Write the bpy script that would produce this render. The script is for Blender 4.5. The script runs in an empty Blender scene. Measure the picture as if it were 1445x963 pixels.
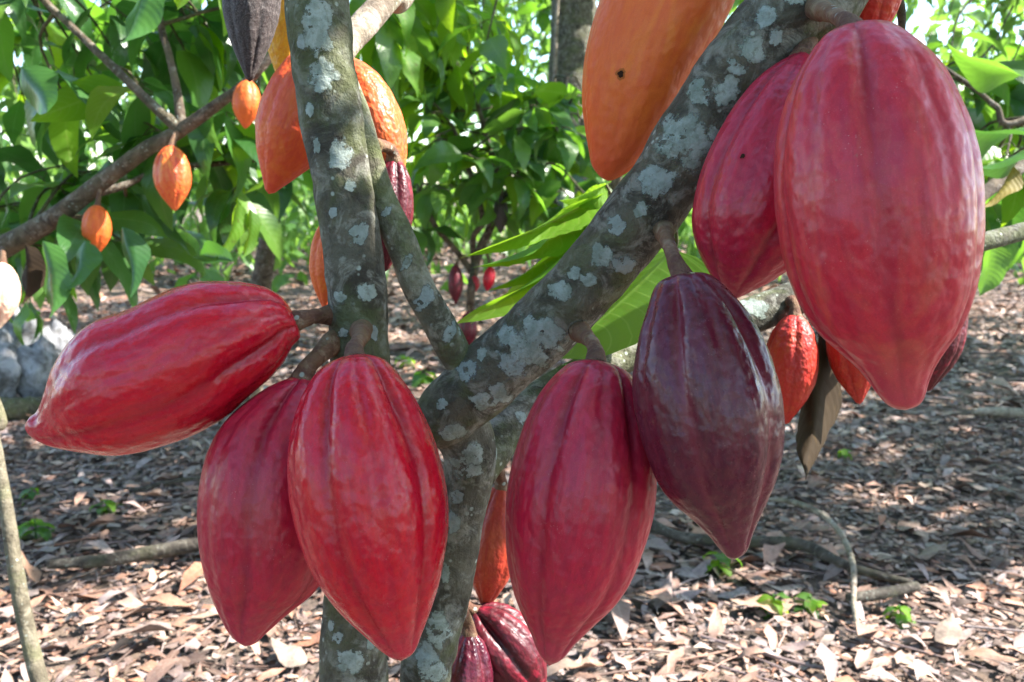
import bpy, math, random
import numpy as np
from mathutils import Vector, Matrix, noise
from mathutils.bvhtree import BVHTree

R = math.radians
random.seed(7)
rng = np.random.default_rng(7)
S = bpy.context.scene
COL = S.collection

# ------------------------------------------------------------------ camera
FPX, CX, CY = 1251.0, 722.5, 481.5           # focal length and centre in photograph pixels
PITCH = R(10.0)
CAM = Vector((0, 0, 1.1))
RIGHT = Vector((1, 0, 0))
UP = Vector((0, math.sin(PITCH), math.cos(PITCH)))
FWD = Vector((0, math.cos(PITCH), -math.sin(PITCH)))
cd = bpy.data.cameras.new('camera')
cd.lens = 36.0 * FPX / 1445.0
cd.sensor_width = 36.0
cd.clip_start = 0.02
cd.clip_end = 500
cd.dof.use_dof = True
cd.dof.focus_distance = 0.62
cd.dof.aperture_fstop = 13.0
cam = bpy.data.objects.new('camera', cd)
cam.location = CAM
cam.rotation_euler = (R(90) - PITCH, 0, 0)
COL.objects.link(cam)
S.camera = cam

# ------------------------------------------------------------------ light
SUN_AZ, SUN_EL = R(84), R(46)                # azimuth clockwise from +Y
SUNV = Vector((math.sin(SUN_AZ) * math.cos(SUN_EL), math.cos(SUN_AZ) * math.cos(SUN_EL), math.sin(SUN_EL)))
w = bpy.data.worlds.new('World')
S.world = w
w.use_nodes = True
wn = w.node_tree
wn.nodes.clear()
sky = wn.nodes.new('ShaderNodeTexSky')
sky.sky_type = 'NISHITA'
sky.sun_disc = False
sky.sun_elevation = SUN_EL
sky.sun_rotation = SUN_AZ
sky.dust_density = 0.6
sky.ozone_density = 2.0
bg = wn.nodes.new('ShaderNodeBackground')
bg.inputs['Strength'].default_value = 0.15
wo = wn.nodes.new('ShaderNodeOutputWorld')
wn.links.new(sky.outputs[0], bg.inputs[0])
wn.links.new(bg.outputs[0], wo.inputs[0])
sl = bpy.data.lights.new('sun', 'SUN')
sl.energy = 5.0
sl.angle = R(0.5)
sl.color = (1.0, 0.96, 0.90)
so = bpy.data.objects.new('sun', sl)
so.rotation_euler = SUNV.to_track_quat('Z', 'Y').to_euler()
so.location = (6, 0, 8)
COL.objects.link(so)
S.view_settings.view_transform = 'Standard'
S.view_settings.look = 'None'
S.view_settings.gamma = 1.0
S.view_settings.exposure = 2.1
S.render.engine = 'CYCLES'
S.cycles.use_denoising = True
S.cycles.max_bounces = 8
S.cycles.transmission_bounces = 4
S.cycles.transparent_max_bounces = 4


# ------------------------------------------------------------------ helpers
def P(px, py, d):
    """the world point that the photograph shows at (px, py), d metres in front of the lens"""
    return CAM + FWD * d + RIGHT * ((px - CX) / FPX * d) - UP * ((py - CY) / FPX * d)


def G(px, py, z=0.0):
    v = FWD + RIGHT * ((px - CX) / FPX) - UP * ((py - CY) / FPX)
    k = (z - CAM.z) / v.z
    return CAM + v * k


def mesh_from(name, verts, faces, uvs=None, attrs=None, smooth=True):
    me = bpy.data.meshes.new(name)
    verts = np.asarray(verts, dtype=np.float32)
    faces = np.asarray(faces, dtype=np.int32)
    n, k = faces.shape
    me.vertices.add(len(verts))
    me.vertices.foreach_set('co', verts.ravel())
    me.loops.add(n * k)
    me.loops.foreach_set('vertex_index', faces.ravel())
    me.polygons.add(n)
    me.polygons.foreach_set('loop_start', np.arange(0, n * k, k, dtype=np.int32))
    me.polygons.foreach_set('loop_total', np.full(n, k, dtype=np.int32))
    if smooth:
        me.polygons.foreach_set('use_smooth', np.ones(n, dtype=bool))
    if uvs is not None:
        uv = me.uv_layers.new(name='UVMap')
        uv.data.foreach_set('uv', np.asarray(uvs, dtype=np.float32)[faces.ravel()].ravel())
    for an, arr in (attrs or {}).items():
        arr = np.asarray(arr, dtype=np.float32)
        if arr.ndim == 1:
            a = me.attributes.new(an, 'FLOAT', 'POINT')
            a.data.foreach_set('value', arr)
        elif arr.shape[1] == 3:
            a = me.attributes.new(an, 'FLOAT_VECTOR', 'POINT')
            a.data.foreach_set('vector', arr.ravel())
        else:
            a = me.attributes.new(an, 'FLOAT_COLOR', 'POINT')
            a.data.foreach_set('color', arr.ravel())
    me.update(calc_edges=True)
    me.validate()
    return me


def link(name, data, parent=None, mat=None, loc=None):
    o = bpy.data.objects.new(name, data)
    if mat is not None and data is not None and len(data.materials) == 0:
        data.materials.append(mat)
    COL.objects.link(o)
    if parent is not None:
        o.parent = parent
    if loc is not None:
        o.location = loc
    return o


def thing(name, label, cat, loc, group=None):
    o = bpy.data.objects.new(name, None)
    o.empty_display_size = 0.05
    o.location = loc
    o['label'] = label
    o['category'] = cat
    if group:
        o['group'] = group
    COL.objects.link(o)
    return o


def catmull(pts, n):
    p = np.asarray(pts, dtype=float)
    p = np.vstack([2 * p[0] - p[1], p, 2 * p[-1] - p[-2]])
    m = len(p) - 3
    t = np.linspace(0, m - 1e-6, n)
    i = t.astype(int)
    f = (t - i)[:, None]
    a, b, c, d = p[i], p[i + 1], p[i + 2], p[i + 3]
    return 0.5 * (2 * b + (c - a) * f + (2 * a - 5 * b + 4 * c - d) * f ** 2 + (3 * b - a - 3 * c + d) * f ** 3)


def tube(pts, rad, n=40, sides=16, rough=0.0, nscale=20.0, cap=True, seed=0.0):
    """round limb through pts with radii rad; returns verts, faces"""
    q = catmull([list(p) + [r] for p, r in zip(pts, rad)], n)
    c, r = q[:, :3], np.maximum(q[:, 3], 1e-4)
    tan = np.gradient(c, axis=0)
    tan /= np.linalg.norm(tan, axis=1)[:, None] + 1e-9
    ref = np.array([0.0, -1.0, 0.0]) if abs(tan[0][1]) < 0.9 else np.array([1.0, 0, 0])
    V = []
    u = ref - tan[0] * ref.dot(tan[0])
    u /= np.linalg.norm(u)
    th = np.linspace(0, 2 * math.pi, sides, endpoint=False)
    for i in range(n):
        u = u - tan[i] * u.dot(tan[i])
        u /= np.linalg.norm(u)
        v = np.cross(tan[i], u)
        ring = c[i] + r[i] * (np.cos(th)[:, None] * u + np.sin(th)[:, None] * v)
        if rough:
            for k in range(sides):
                x = ring[k]
                d = noise.noise(Vector(x * nscale) + Vector((seed, 0, 0))) * 0.65 + noise.noise(Vector(x * nscale * 3.1) + Vector((0, seed, 0))) * 0.3
                ring[k] = c[i] + (x - c[i]) * (1 + rough * d)
        V.append(ring)
    V = np.vstack(V)
    F = []
    for i in range(n - 1):
        a = i * sides
        for k in range(sides):
            k2 = (k + 1) % sides
            F.append((a + k, a + k2, a + sides + k2, a + sides + k))
    if cap:
        for i in (0, n - 1):
            V = np.vstack([V, c[i] + tan[i] * (r[i] * 0.3 * (1 if i else -1))])
            m, a = len(V) - 1, i * sides
            for k in range(sides):
                k2 = (k + 1) % sides
                F.append((a + k, a + k2, m, m) if i else (a + k2, a + k, m, m))
    return V, F


def clean_faces(F):
    return F


def tube_mesh(name, pts, rad, **kw):
    V, F = tube([tuple(p) for p in pts], rad, **kw)
    quads = [f for f in F if f[2] != f[3]]
    tris = [f[:3] for f in F if f[2] == f[3]]
    me = bpy.data.meshes.new(name)
    me.from_pydata([tuple(v) for v in V], [], [tuple(f) for f in quads + tris])
    me.polygons.foreach_set('use_smooth', np.ones(len(me.polygons), dtype=bool))
    me.update()
    return me


def rel(points, root):
    return [Vector(p) - root for p in points]


# ------------------------------------------------------------------ materials
def new_mat(name):
    m = bpy.data.materials.new(name)
    m.use_nodes = True
    nt = m.node_tree
    for n in list(nt.nodes):
        nt.nodes.remove(n)
    out = nt.nodes.new('ShaderNodeOutputMaterial')
    return m, nt, out


class NT:
    def __init__(self, nt):
        self.nt = nt

    def n(self, typ, **kw):
        x = self.nt.nodes.new(typ)
        for k, v in kw.items():
            setattr(x, k, v)
        return x

    def l(self, a, b):
        self.nt.links.new(a, b)

    def val(self, sock, v):
        if hasattr(v, 'is_output'):
            self.l(v, sock)
        else:
            sock.default_value = v

    def mix(self, f, a, b, mode='MIX'):
        x = self.n('ShaderNodeMix', data_type='RGBA', blend_type=mode)
        self.val(x.inputs[0], f)
        self.val(x.inputs[6], a if hasattr(a, 'is_output') else (*a, 1))
        self.val(x.inputs[7], b if hasattr(b, 'is_output') else (*b, 1))
        return x.outputs[2]

    def math(self, op, a, b=0.0, c=0.0, clamp=False):
        x = self.n('ShaderNodeMath', operation=op, use_clamp=clamp)
        self.val(x.inputs[0], a)
        self.val(x.inputs[1], b)
        self.val(x.inputs[2], c)
        return x.outputs[0]

    def ramp(self, f, lo, hi):
        x = self.n('ShaderNodeMapRange', interpolation_type='SMOOTHSTEP')
        self.l(f, x.inputs[0])
        x.inputs[1].default_value = lo
        x.inputs[2].default_value = hi
        return x.outputs[0]

    def noise(self, vec, scale, detail=4.0, rough=0.55, dist=0.0):
        x = self.n('ShaderNodeTexNoise')
        self.l(vec, x.inputs['Vector'])
        x.inputs['Scale'].default_value = scale
        x.inputs['Detail'].default_value = detail
        x.inputs['Roughness'].default_value = rough
        x.inputs['Distortion'].default_value = dist
        return x.outputs[0]

    def voronoi(self, vec, scale, feature='SMOOTH_F1'):
        x = self.n('ShaderNodeTexVoronoi', feature=feature)
        self.l(vec, x.inputs['Vector'])
        x.inputs['Scale'].default_value = scale
        return x.outputs['Distance']

    def mapping(self, vec, scale=(1, 1, 1), loc=None):
        x = self.n('ShaderNodeVectorMath', operation='MULTIPLY_ADD')
        self.l(vec, x.inputs[0])
        x.inputs[1].default_value = scale
        if loc is not None:
            self.val(x.inputs[2], loc)
        return x.outputs[0]

    def attr(self, name, out='Fac'):
        x = self.n('ShaderNodeAttribute', attribute_name=name)
        return x.outputs[out]

    def bump(self, h, strength, dist, prev=None):
        x = self.n('ShaderNodeBump')
        x.inputs['Strength'].default_value = strength
        x.inputs['Distance'].default_value = dist
        self.l(h, x.inputs['Height'])
        if prev is not None:
            self.l(prev, x.inputs['Normal'])
        return x.outputs[0]

    def principled(self, col, rough, spec=0.5, normal=None, coat=0.0, coat_rough=0.2, sheen=0.0):
        b = self.n('ShaderNodeBsdfPrincipled')
        self.val(b.inputs['Base Color'], col if hasattr(col, 'is_output') else (*col, 1))
        self.val(b.inputs['Roughness'], rough)
        b.inputs['Specular IOR Level'].default_value = spec
        b.inputs['Coat Weight'].default_value = coat
        b.inputs['Coat Roughness'].default_value = coat_rough
        b.inputs['Sheen Weight'].default_value = sheen
        b.inputs['Sheen Roughness'].default_value = 0.4
        if normal is not None:
            self.l(normal, b.inputs['Normal'])
        return b


def pod_material(name, base, streak, furrow, tip, patch=None, patch_amt=0.0, rough=(0.28, 0.5), coat=0.3, sheen=0.0, bump=1.0, fibres=False, speck=0.5, blemish=0.45):
    m, nt, out = new_mat(name)
    N = NT(nt)
    pc = N.attr('pod_co', 'Vector')
    oi = N.n('ShaderNodeObjectInfo')
    off = N.n('ShaderNodeCombineXYZ')
    N.l(N.math('MULTIPLY', oi.outputs['Random'], 31.0), off.inputs[0])
    N.l(N.math('MULTIPLY', oi.outputs['Random'], 17.0), off.inputs[1])
    off = off.outputs[0]
    t = N.attr('along')
    fur = N.attr('furrow')
    co = N.mapping(pc, (1, 1, 1), off)
    lon = N.mapping(pc, (1, 1, 0.14), off)            # stretched along the pod
    st = N.noise(lon, 9.0, 5.0, 0.6, 0.4)
    st2 = N.noise(lon, 30.0, 3.0, 0.6)
    mot = N.noise(co, 2.6, 4.0, 0.6, 0.6)
    c = N.mix(N.ramp(st, 0.38, 0.66), base, streak)
    c = N.mix(N.math('MULTIPLY', N.ramp(st2, 0.50, 0.72), 0.35), c, furrow)
    c = N.mix(N.math('MULTIPLY', N.ramp(mot, 0.45, 0.75), 0.28), c, tip)
    c = N.mix(N.math('MULTIPLY', N.ramp(fur, 0.15, 1.0), 0.70), c, furrow)
    if patch:
        pn = N.noise(N.mapping(pc, (1, 1, 0.30), off), 2.2, 5.0, 0.6, 1.0)
        c = N.mix(N.math('MULTIPLY', N.ramp(pn, 0.50, 0.68), patch_amt), c, patch)
    c = N.mix(N.math('MULTIPLY', N.ramp(t, 0.80, 1.0), 0.65), c, tip)
    # corky scuffs and dots
    sp = N.voronoi(co, 26.0, 'F1')
    keep = N.noise(co, 4.0, 2.0)
    spm = N.math('MULTIPLY', N.math('LESS_THAN', sp, 0.11), N.ramp(keep, 0.52, 0.66))
    c = N.mix(N.math('MULTIPLY', spm, speck), c, (0.62, 0.42, 0.36))
    dk = N.math('MULTIPLY', N.math('LESS_THAN', N.voronoi(N.mapping(co, (1, 1, 0.6)), 11.0, 'F1'), 0.055), N.ramp(N.noise(co, 3.1, 2.0), 0.50, 0.62))
    c = N.mix(N.math('MULTIPLY', dk, blemish), c, (0.03, 0.012, 0.01))
    scab = N.math('MULTIPLY', N.ramp(N.noise(N.mapping(pc, (1, 1, 0.5), off), 9.0, 6.0, 0.75, 0.5), 0.66, 0.71), 0.6)
    c = N.mix(scab, c, (0.22, 0.10, 0.065))
    pores = N.ramp(N.voronoi(co, 60.0, 'F1'), 0.20, 0.08)
    c = N.mix(N.math('MULTIPLY', pores, 0.22), c, (0.60, 0.32, 0.30))
    gr = N.noise(co, 70.0, 3.0, 0.7)
    c = N.mix(0.18, c, N.mix(N.ramp(gr, 0.3, 0.7), (0.25, 0.25, 0.25), (0.75, 0.75, 0.75)), 'OVERLAY')
    if fibres:
        fb = N.noise(N.mapping(pc, (1, 1, 0.05), off), 75.0, 4.0, 0.7, 0.3)
        c = N.mix(N.ramp(fb, 0.48, 0.72), c, (0.30, 0.25, 0.23))
    wart = N.noise(N.mapping(pc, (1, 1, 0.75), off), 6.5, 1.5, 0.4, 0.1)
    fine = N.noise(co, 42.0, 4.0, 0.6)
    nr = N.bump(wart, 0.27 * bump, 0.012)
    nr = N.bump(fine, 0.05 * bump, 0.002, nr)
    if fibres:
        nr = N.bump(fb, 0.5, 0.004, nr)
    rg = N.n('ShaderNodeMapRange')
    N.l(N.noise(co, 7.0, 4.0, 0.6), rg.inputs[0])
    rg.inputs[1].default_value = 0.3
    rg.inputs[2].default_value = 0.7
    rg.inputs[3].default_value = rough[0]
    rg.inputs[4].default_value = rough[1]
    b = N.principled(c, rg.outputs[0], 0.30, nr, coat * 0.6, 0.17, sheen)
    N.l(b.outputs[0], out.inputs[0])
    return m


PM = {
    'red': pod_material('pod_red', (0.50, 0.004, 0.017), (0.41, 0.004, 0.022), (0.23, 0.003, 0.013), (0.40, 0.026, 0.045), (0.54, 0.025, 0.012), 0.25, rough=(0.20, 0.36), coat=0.4),
    'rose': pod_material('pod_rose', (0.41, 0.010, 0.034), (0.32, 0.009, 0.032), (0.18, 0.006, 0.020), (0.34, 0.036, 0.058), (0.45, 0.08, 0.05), 0.14, rough=(0.28, 0.46), coat=0.25),
    'pink': pod_material('pod_pink', (0.46, 0.018, 0.034), (0.37, 0.013, 0.032), (0.26, 0.010, 0.024), (0.40, 0.048, 0.064), (0.50, 0.15, 0.06), 0.25, rough=(0.28, 0.46), coat=0.25),
    'maroon': pod_material('pod_maroon', (0.085, 0.007, 0.019), (0.060, 0.006, 0.017), (0.17, 0.022, 0.034), (0.14, 0.022, 0.036), (0.16, 0.05, 0.04), 0.25, rough=(0.22, 0.4), coat=0.32, bump=0.9),
    'orange': pod_material('pod_orange', (0.64, 0.120, 0.016), (0.60, 0.095, 0.018), (0.55, 0.08, 0.018), (0.58, 0.070, 0.026), (0.68, 0.20, 0.02), 0.4, rough=(0.4, 0.6), coat=0.05, bump=0.7, speck=0.2),
    'tangerine': pod_material('pod_tangerine', (0.62, 0.090, 0.018), (0.57, 0.065, 0.022), (0.50, 0.05, 0.018), (0.58, 0.06, 0.028), (0.68, 0.17, 0.02), 0.4, rough=(0.4, 0.6), coat=0.05, bump=0.6, speck=0.2),
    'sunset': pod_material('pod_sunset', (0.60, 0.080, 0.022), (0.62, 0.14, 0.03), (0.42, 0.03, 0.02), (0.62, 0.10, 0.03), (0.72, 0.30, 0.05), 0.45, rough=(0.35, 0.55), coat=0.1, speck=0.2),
    'sun_glare': pod_material('pod_sun_glare', (0.78, 0.58, 0.42), (0.72, 0.42, 0.30), (0.50, 0.10, 0.06), (0.78, 0.62, 0.45), (0.60, 0.10, 0.06), 0.4, rough=(0.35, 0.55), coat=0.1, speck=0.2),  # sun glare painted into the husk colour as pale cream
    'rust': pod_material('pod_rust', (0.32, 0.026, 0.013), (0.36, 0.042, 0.015), (0.20, 0.014, 0.010), (0.18, 0.02, 0.012), (0.42, 0.08, 0.02), 0.35, rough=(0.4, 0.6), coat=0.05, bump=0.6, speck=0.2),
    'amber': pod_material('pod_amber', (0.72, 0.30, 0.03), (0.62, 0.17, 0.03), (0.52, 0.10, 0.03), (0.66, 0.16, 0.03), (0.75, 0.42, 0.04), 0.7, rough=(0.35, 0.55), coat=0.1, speck=0.2),
    'yellow': pod_material('pod_yellow', (0.70, 0.36, 0.02), (0.62, 0.27, 0.02), (0.42, 0.20, 0.02), (0.66, 0.25, 0.02), None, 0.0, rough=(0.4, 0.6), coat=0.05),
    'scarlet': pod_material('pod_scarlet', (0.44, 0.020, 0.014), (0.42, 0.034, 0.016), (0.28, 0.013, 0.012), (0.40, 0.026, 0.020), (0.52, 0.11, 0.025), 0.3, rough=(0.4, 0.6), coat=0.08),
    'dark': pod_material('pod_dark', (0.060, 0.006, 0.010), (0.120, 0.007, 0.016), (0.018, 0.004, 0.006), (0.10, 0.009, 0.014), (0.34, 0.012, 0.034), 0.5, rough=(0.35, 0.55), coat=0.12, bump=0.7),
    'dead': pod_material('pod_dead', (0.030, 0.022, 0.022), (0.050, 0.036, 0.034), (0.014, 0.010, 0.010), (0.022, 0.014, 0.014), None, 0.0, rough=(0.5, 0.75), coat=0.0, sheen=0.05, fibres=True),
}


def bark_material(name, dark, mid, pale, moss, moss_amt, pale_lo=0.50):
    m, nt, out = new_mat(name)
    N = NT(nt)
    g = N.n('ShaderNodeTexCoord').outputs['Object']
    a = N.noise(g, 26.0, 6.0, 0.65, 0.5)
    b2 = N.noise(g, 90.0, 5.0, 0.7)
    c = N.mix(N.ramp(a, 0.36, 0.62), dark, mid)
    c = N.mix(N.math('MULTIPLY', N.ramp(N.noise(g, 48.0, 5.0, 0.7, 0.6), pale_lo, pale_lo + 0.16), 0.7), c, pale)
    c = N.mix(N.math('MULTIPLY', N.ramp(N.noise(g, 13.0, 5.0, 0.65, 0.8), 0.46, 0.62), moss_amt), c, moss)
    c = N.mix(N.math('MULTIPLY', N.ramp(b2, 0.52, 0.66), 0.5), c, dark)
    crust = N.math('MULTIPLY', N.ramp(N.voronoi(N.mapping(g, (1, 1, 1)), 120.0, 'F1'), 0.28, 0.16), N.ramp(N.noise(g, 30.0, 3.0), 0.54, 0.62))
    c = N.mix(N.math('MULTIPLY', crust, 0.75), c, (0.36, 0.40, 0.34))
    h = N.math('ADD', N.math('MULTIPLY', a, 0.7), N.math('MULTIPLY', b2, 0.35))
    nr = N.bump(h, 1.0, 0.010)
    nr = N.bump(N.noise(N.mapping(g, (1, 1, 0.25)), 160.0, 4.0, 0.7), 0.5, 0.003, nr)
    b = N.principled(c, 0.85, 0.25, nr)
    N.l(b.outputs[0], out.inputs[0])
    return m


BARK = bark_material('cacao_bark', (0.038, 0.033, 0.024), (0.105, 0.096, 0.068), (0.24, 0.235, 0.195), (0.074, 0.090, 0.026), 0.55, 0.47)
BARK2 = bark_material('branch_bark', (0.050, 0.034, 0.024), (0.13, 0.095, 0.065), (0.26, 0.23, 0.19), (0.09, 0.10, 0.04), 0.25)
BARK3 = bark_material('pale_bark', (0.12, 0.09, 0.065), (0.30, 0.25, 0.19), (0.42, 0.38, 0.32), (0.16, 0.17, 0.08), 0.3)
BARK4 = bark_material('sapling_bark', (0.09, 0.075, 0.05), (0.17, 0.145, 0.10), (0.26, 0.23, 0.17), (0.12, 0.13, 0.05), 0.4)
LOGB = bark_material('log_bark', (0.028, 0.022, 0.017), (0.075, 0.062, 0.048), (0.17, 0.15, 0.12), (0.065, 0.07, 0.03), 0.35)
BARK5 = bark_material('young_bark', (0.065, 0.058, 0.038), (0.16, 0.15, 0.10), (0.30, 0.29, 0.22), (0.10, 0.125, 0.035), 0.55, 0.46)
STALK = bark_material('stalk_bark', (0.09, 0.040, 0.028), (0.17, 0.090, 0.050), (0.28, 0.20, 0.13), (0.14, 0.13, 0.05), 0.35)
TWIG = bark_material('twig_bark', (0.045, 0.035, 0.022), (0.10, 0.085, 0.045), (0.20, 0.18, 0.12), (0.08, 0.10, 0.03), 0.4)


def lichen_material():
    m, nt, out = new_mat('lichen_crust')
    N = NT(nt)
    g = N.n('ShaderNodeTexCoord').outputs['Object']
    oi = N.n('ShaderNodeObjectInfo')
    a = N.noise(g, 70.0, 5.0, 0.7, 0.5)
    c = N.mix(N.ramp(a, 0.36, 0.64), (0.16, 0.19, 0.155), (0.29, 0.33, 0.295))
    c = N.mix(N.ramp(oi.outputs['Random'], 0.3, 1.0), c, N.mix(0.6, c, (0.22, 0.255, 0.25)))
    c = N.mix(N.math('MULTIPLY', N.ramp(N.noise(g, 190.0, 4.0, 0.7), 0.54, 0.66), 0.55), c, (0.12, 0.12, 0.085))
    rim = N.attr('rim')
    c = N.mix(N.math('MULTIPLY', N.ramp(N.math('ADD', rim, N.math('MULTIPLY', a, 0.5)), 0.95, 1.35), 0.7), c, (0.13, 0.13, 0.085))
    nr = N.bump(N.noise(g, 150.0, 5.0, 0.7), 0.8, 0.003)
    b = N.principled(c, 0.9, 0.2, nr)
    # the crust breaks up into grains towards its rim and has worn holes
    e = N.math('ADD', rim, N.math('MULTIPLY', N.math('SUBTRACT', N.noise(g, 95.0, 5.0, 0.7), 0.5), 2.0))
    hole = N.math('MULTIPLY', N.ramp(N.noise(g, 60.0, 4.0, 0.65), 0.60, 0.64), 0.9)
    tr = N.n('ShaderNodeBsdfTransparent')
    ms = N.n('ShaderNodeMixShader')
    N.l(N.math('MAXIMUM', N.ramp(e, 0.70, 1.0), hole), ms.inputs[0])
    N.l(b.outputs[0], ms.inputs[1])
    N.l(tr.outputs[0], ms.inputs[2])
    N.l(ms.outputs[0], out.inputs[0])
    return m


LICHEN = lichen_material()


def leaf_material(name, dark, mid, light, vein, trans, rough=0.34, tr_amt=0.42, spots=0.0, spec=0.5, veins=0.45):
    m, nt, out = new_mat(name)
    N = NT(nt)
    uv = N.n('ShaderNodeUVMap').outputs[0]
    sep = N.n('ShaderNodeSeparateXYZ')
    N.l(uv, sep.inputs[0])
    u = N.math('ABSOLUTE', N.math('MULTIPLY_ADD', sep.outputs[0], 2.0, -1.0))
    v = sep.outputs[1]
    oi = N.n('ShaderNodeObjectInfo')
    rnd = N.math('FRACT', N.math('ADD', oi.outputs['Random'], N.attr('rnd')))
    # pinnate side veins that sweep forward, and the midrib
    ph = N.math('SUBTRACT', N.math('MULTIPLY', v, 11.0), N.math('MULTIPLY', N.math('POWER', u, 1.5), 2.4))
    sv = N.math('ABSOLUTE', N.math('SUBTRACT', N.math('FRACT', ph), 0.5))
    svm = N.math('MULTIPLY', N.ramp(sv, 0.07, 0.01), veins)
    mr = N.ramp(u, 0.075, 0.025)
    vm = N.math('MAXIMUM', svm, mr)
    g = N.n('ShaderNodeNewGeometry').outputs['Position']
    nz = N.noise(g, 14.0, 4.0, 0.6)
    c = N.mix(N.ramp(rnd, 0.0, 0.6), dark, mid)
    c = N.mix(N.ramp(rnd, 0.55, 1.0), c, light)
    c = N.mix(N.math('MULTIPLY', N.ramp(nz, 0.4, 0.7), 0.35), c, dark)
    if spots:
        s = N.ramp(N.noise(g, 60.0, 3.0, 0.6), 0.60, 0.70)
        c = N.mix(N.math('MULTIPLY', s, spots), c, (0.10, 0.06, 0.02))
    c = N.mix(N.math('MULTIPLY', vm, 0.55), c, vein)
    bul = N.math('ADD', N.math('MULTIPLY', sv, 0.45), N.math('MULTIPLY', N.noise(g, 90.0, 3.0), 0.3))
    nr = N.bump(bul, 0.28, 0.005)
    b = N.principled(c, rough, spec, nr)
    tb = N.n('ShaderNodeBsdfTranslucent')
    tc = N.mix(N.math('MULTIPLY', vm, 0.5), trans, N.mix(0.5, trans, vein))
    tc = N.mix(N.math('MULTIPLY', N.ramp(rnd, 0.0, 1.0), 0.6), tc, light)
    N.l(tc, tb.inputs[0])
    N.l(nr, tb.inputs['Normal'])
    ms = N.n('ShaderNodeMixShader')
    ms.inputs[0].default_value = tr_amt
    N.l(b.outputs[0], ms.inputs[1])
    N.l(tb.outputs[0], ms.inputs[2])
    N.l(ms.outputs[0], out.inputs[0])
    return m


LEAF = leaf_material('leaf_green', (0.024, 0.075, 0.016), (0.058, 0.145, 0.024), (0.14, 0.26, 0.035), (0.17, 0.27, 0.07), (0.22, 0.50, 0.03), tr_amt=.46)
LEAF_D = leaf_material('leaf_deep', (0.018, 0.055, 0.016), (0.034, 0.10, 0.024), (0.065, 0.17, 0.03), (0.11, 0.20, 0.07), (0.12, 0.33, 0.025), rough=0.3, tr_amt=0.36)
LEAF_L = leaf_material('leaf_lime', (0.06, 0.17, 0.015), (0.10, 0.25, 0.018), (0.17, 0.33, 0.025), (0.32, 0.44, 0.08), (0.36, 0.58, 0.012), tr_amt=0.62, spots=0.8, rough=0.55, spec=0.25, veins=0.9)
LEAF_M = leaf_material('leaf_mid', (0.05, 0.12, 0.010), (0.07, 0.16, 0.012), (0.10, 0.21, 0.018), (0.18, 0.30, 0.05), (0.17, 0.36, 0.010), tr_amt=0.5, spots=0.4, rough=0.55, spec=0.2, veins=0.9)
LEAF_F = leaf_material('leaf_far', (0.030, 0.090, 0.022), (0.075, 0.18, 0.035), (0.17, 0.30, 0.05), (0.15, 0.24, 0.08), (0.26, 0.50, 0.05), rough=0.4, tr_amt=0.45)
LEAF_B = leaf_material('leaf_brown', (0.026, 0.016, 0.009), (0.036, 0.023, 0.012), (0.05, 0.034, 0.016), (0.04, 0.024, 0.010), (0.06, 0.035, 0.012), rough=0.8, tr_amt=0.15, spots=0.3, spec=0.15)
LEAF_Y = leaf_material('leaf_ochre', (0.16, 0.11, 0.02), (0.22, 0.16, 0.03), (0.26, 0.20, 0.04), (0.10, 0.07, 0.02), (0.25, 0.18, 0.03), rough=0.5, tr_amt=0.3, spots=0.5)


def litter_material(name, attr=True):
    m, nt, out = new_mat(name)
    N = NT(nt)
    g = N.n('ShaderNodeNewGeometry').outputs['Position']
    nz = N.noise(g, 60.0, 4.0, 0.65)
    if attr:
        c = N.attr('tint', 'Color')
    else:
        oi = N.n('ShaderNodeObjectInfo')
        cr = N.n('ShaderNodeValToRGB')
        N.l(oi.outputs['Random'], cr.inputs[0])
        e = cr.color_ramp.elements
        e[0].position = 0.0
        e[0].color = (0.15, 0.080, 0.050, 1)
        e[1].position = 1.0
        e[1].color = (0.31, 0.235, 0.18, 1)
        for pos, col in ((0.2, (0.27, 0.15, 0.095)), (0.4, (0.31, 0.19, 0.13)), (0.55, (0.24, 0.195, 0.18)), (0.7, (0.13, 0.075, 0.05)), (0.85, (0.30, 0.20, 0.155))):
            x = e.new(pos)
            x.color = (*col, 1)
        c = cr.outputs[0]
    uv = N.n('ShaderNodeUVMap').outputs[0]
    sep = N.n('ShaderNodeSeparateXYZ')
    N.l(uv, sep.inputs[0])
    u = N.math('ABSOLUTE', N.math('MULTIPLY_ADD', sep.outputs[0], 2.0, -1.0))
    ph = N.math('SUBTRACT', N.math('MULTIPLY', sep.outputs[1], 10.0), N.math('MULTIPLY', u, 2.0))
    sv = N.math('ABSOLUTE', N.math('SUBTRACT', N.math('FRACT', ph), 0.5))
    vm = N.math('MAXIMUM', N.math('MULTIPLY', N.ramp(sv, 0.08, 0.02), 0.35), N.ramp(u, 0.09, 0.03))
    c = N.mix(N.math('MULTIPLY', N.ramp(nz, 0.40, 0.66), 0.7), c, N.mix(0.55, c, (0.07, 0.045, 0.035)))
    c = N.mix(N.math('MULTIPLY', N.ramp(N.noise(g, 170.0, 3.0, 0.7), 0.52, 0.66), 0.4), c, N.mix(0.5, c, (0.45, 0.36, 0.30)))
    c = N.mix(N.math('MULTIPLY', vm, 0.35), c, N.mix(0.5, c, (0.5, 0.4, 0.3)))
    nr = N.bump(N.math('ADD', N.math('MULTIPLY', sv, .3), nz), 0.4, 0.004)
    b = N.principled(c, 0.55, 0.4, nr)
    N.l(b.outputs[0], out.inputs[0])
    return m


LITTER = litter_material('leaf_litter')
FALLEN = litter_material('fallen_leaf', False)


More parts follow.
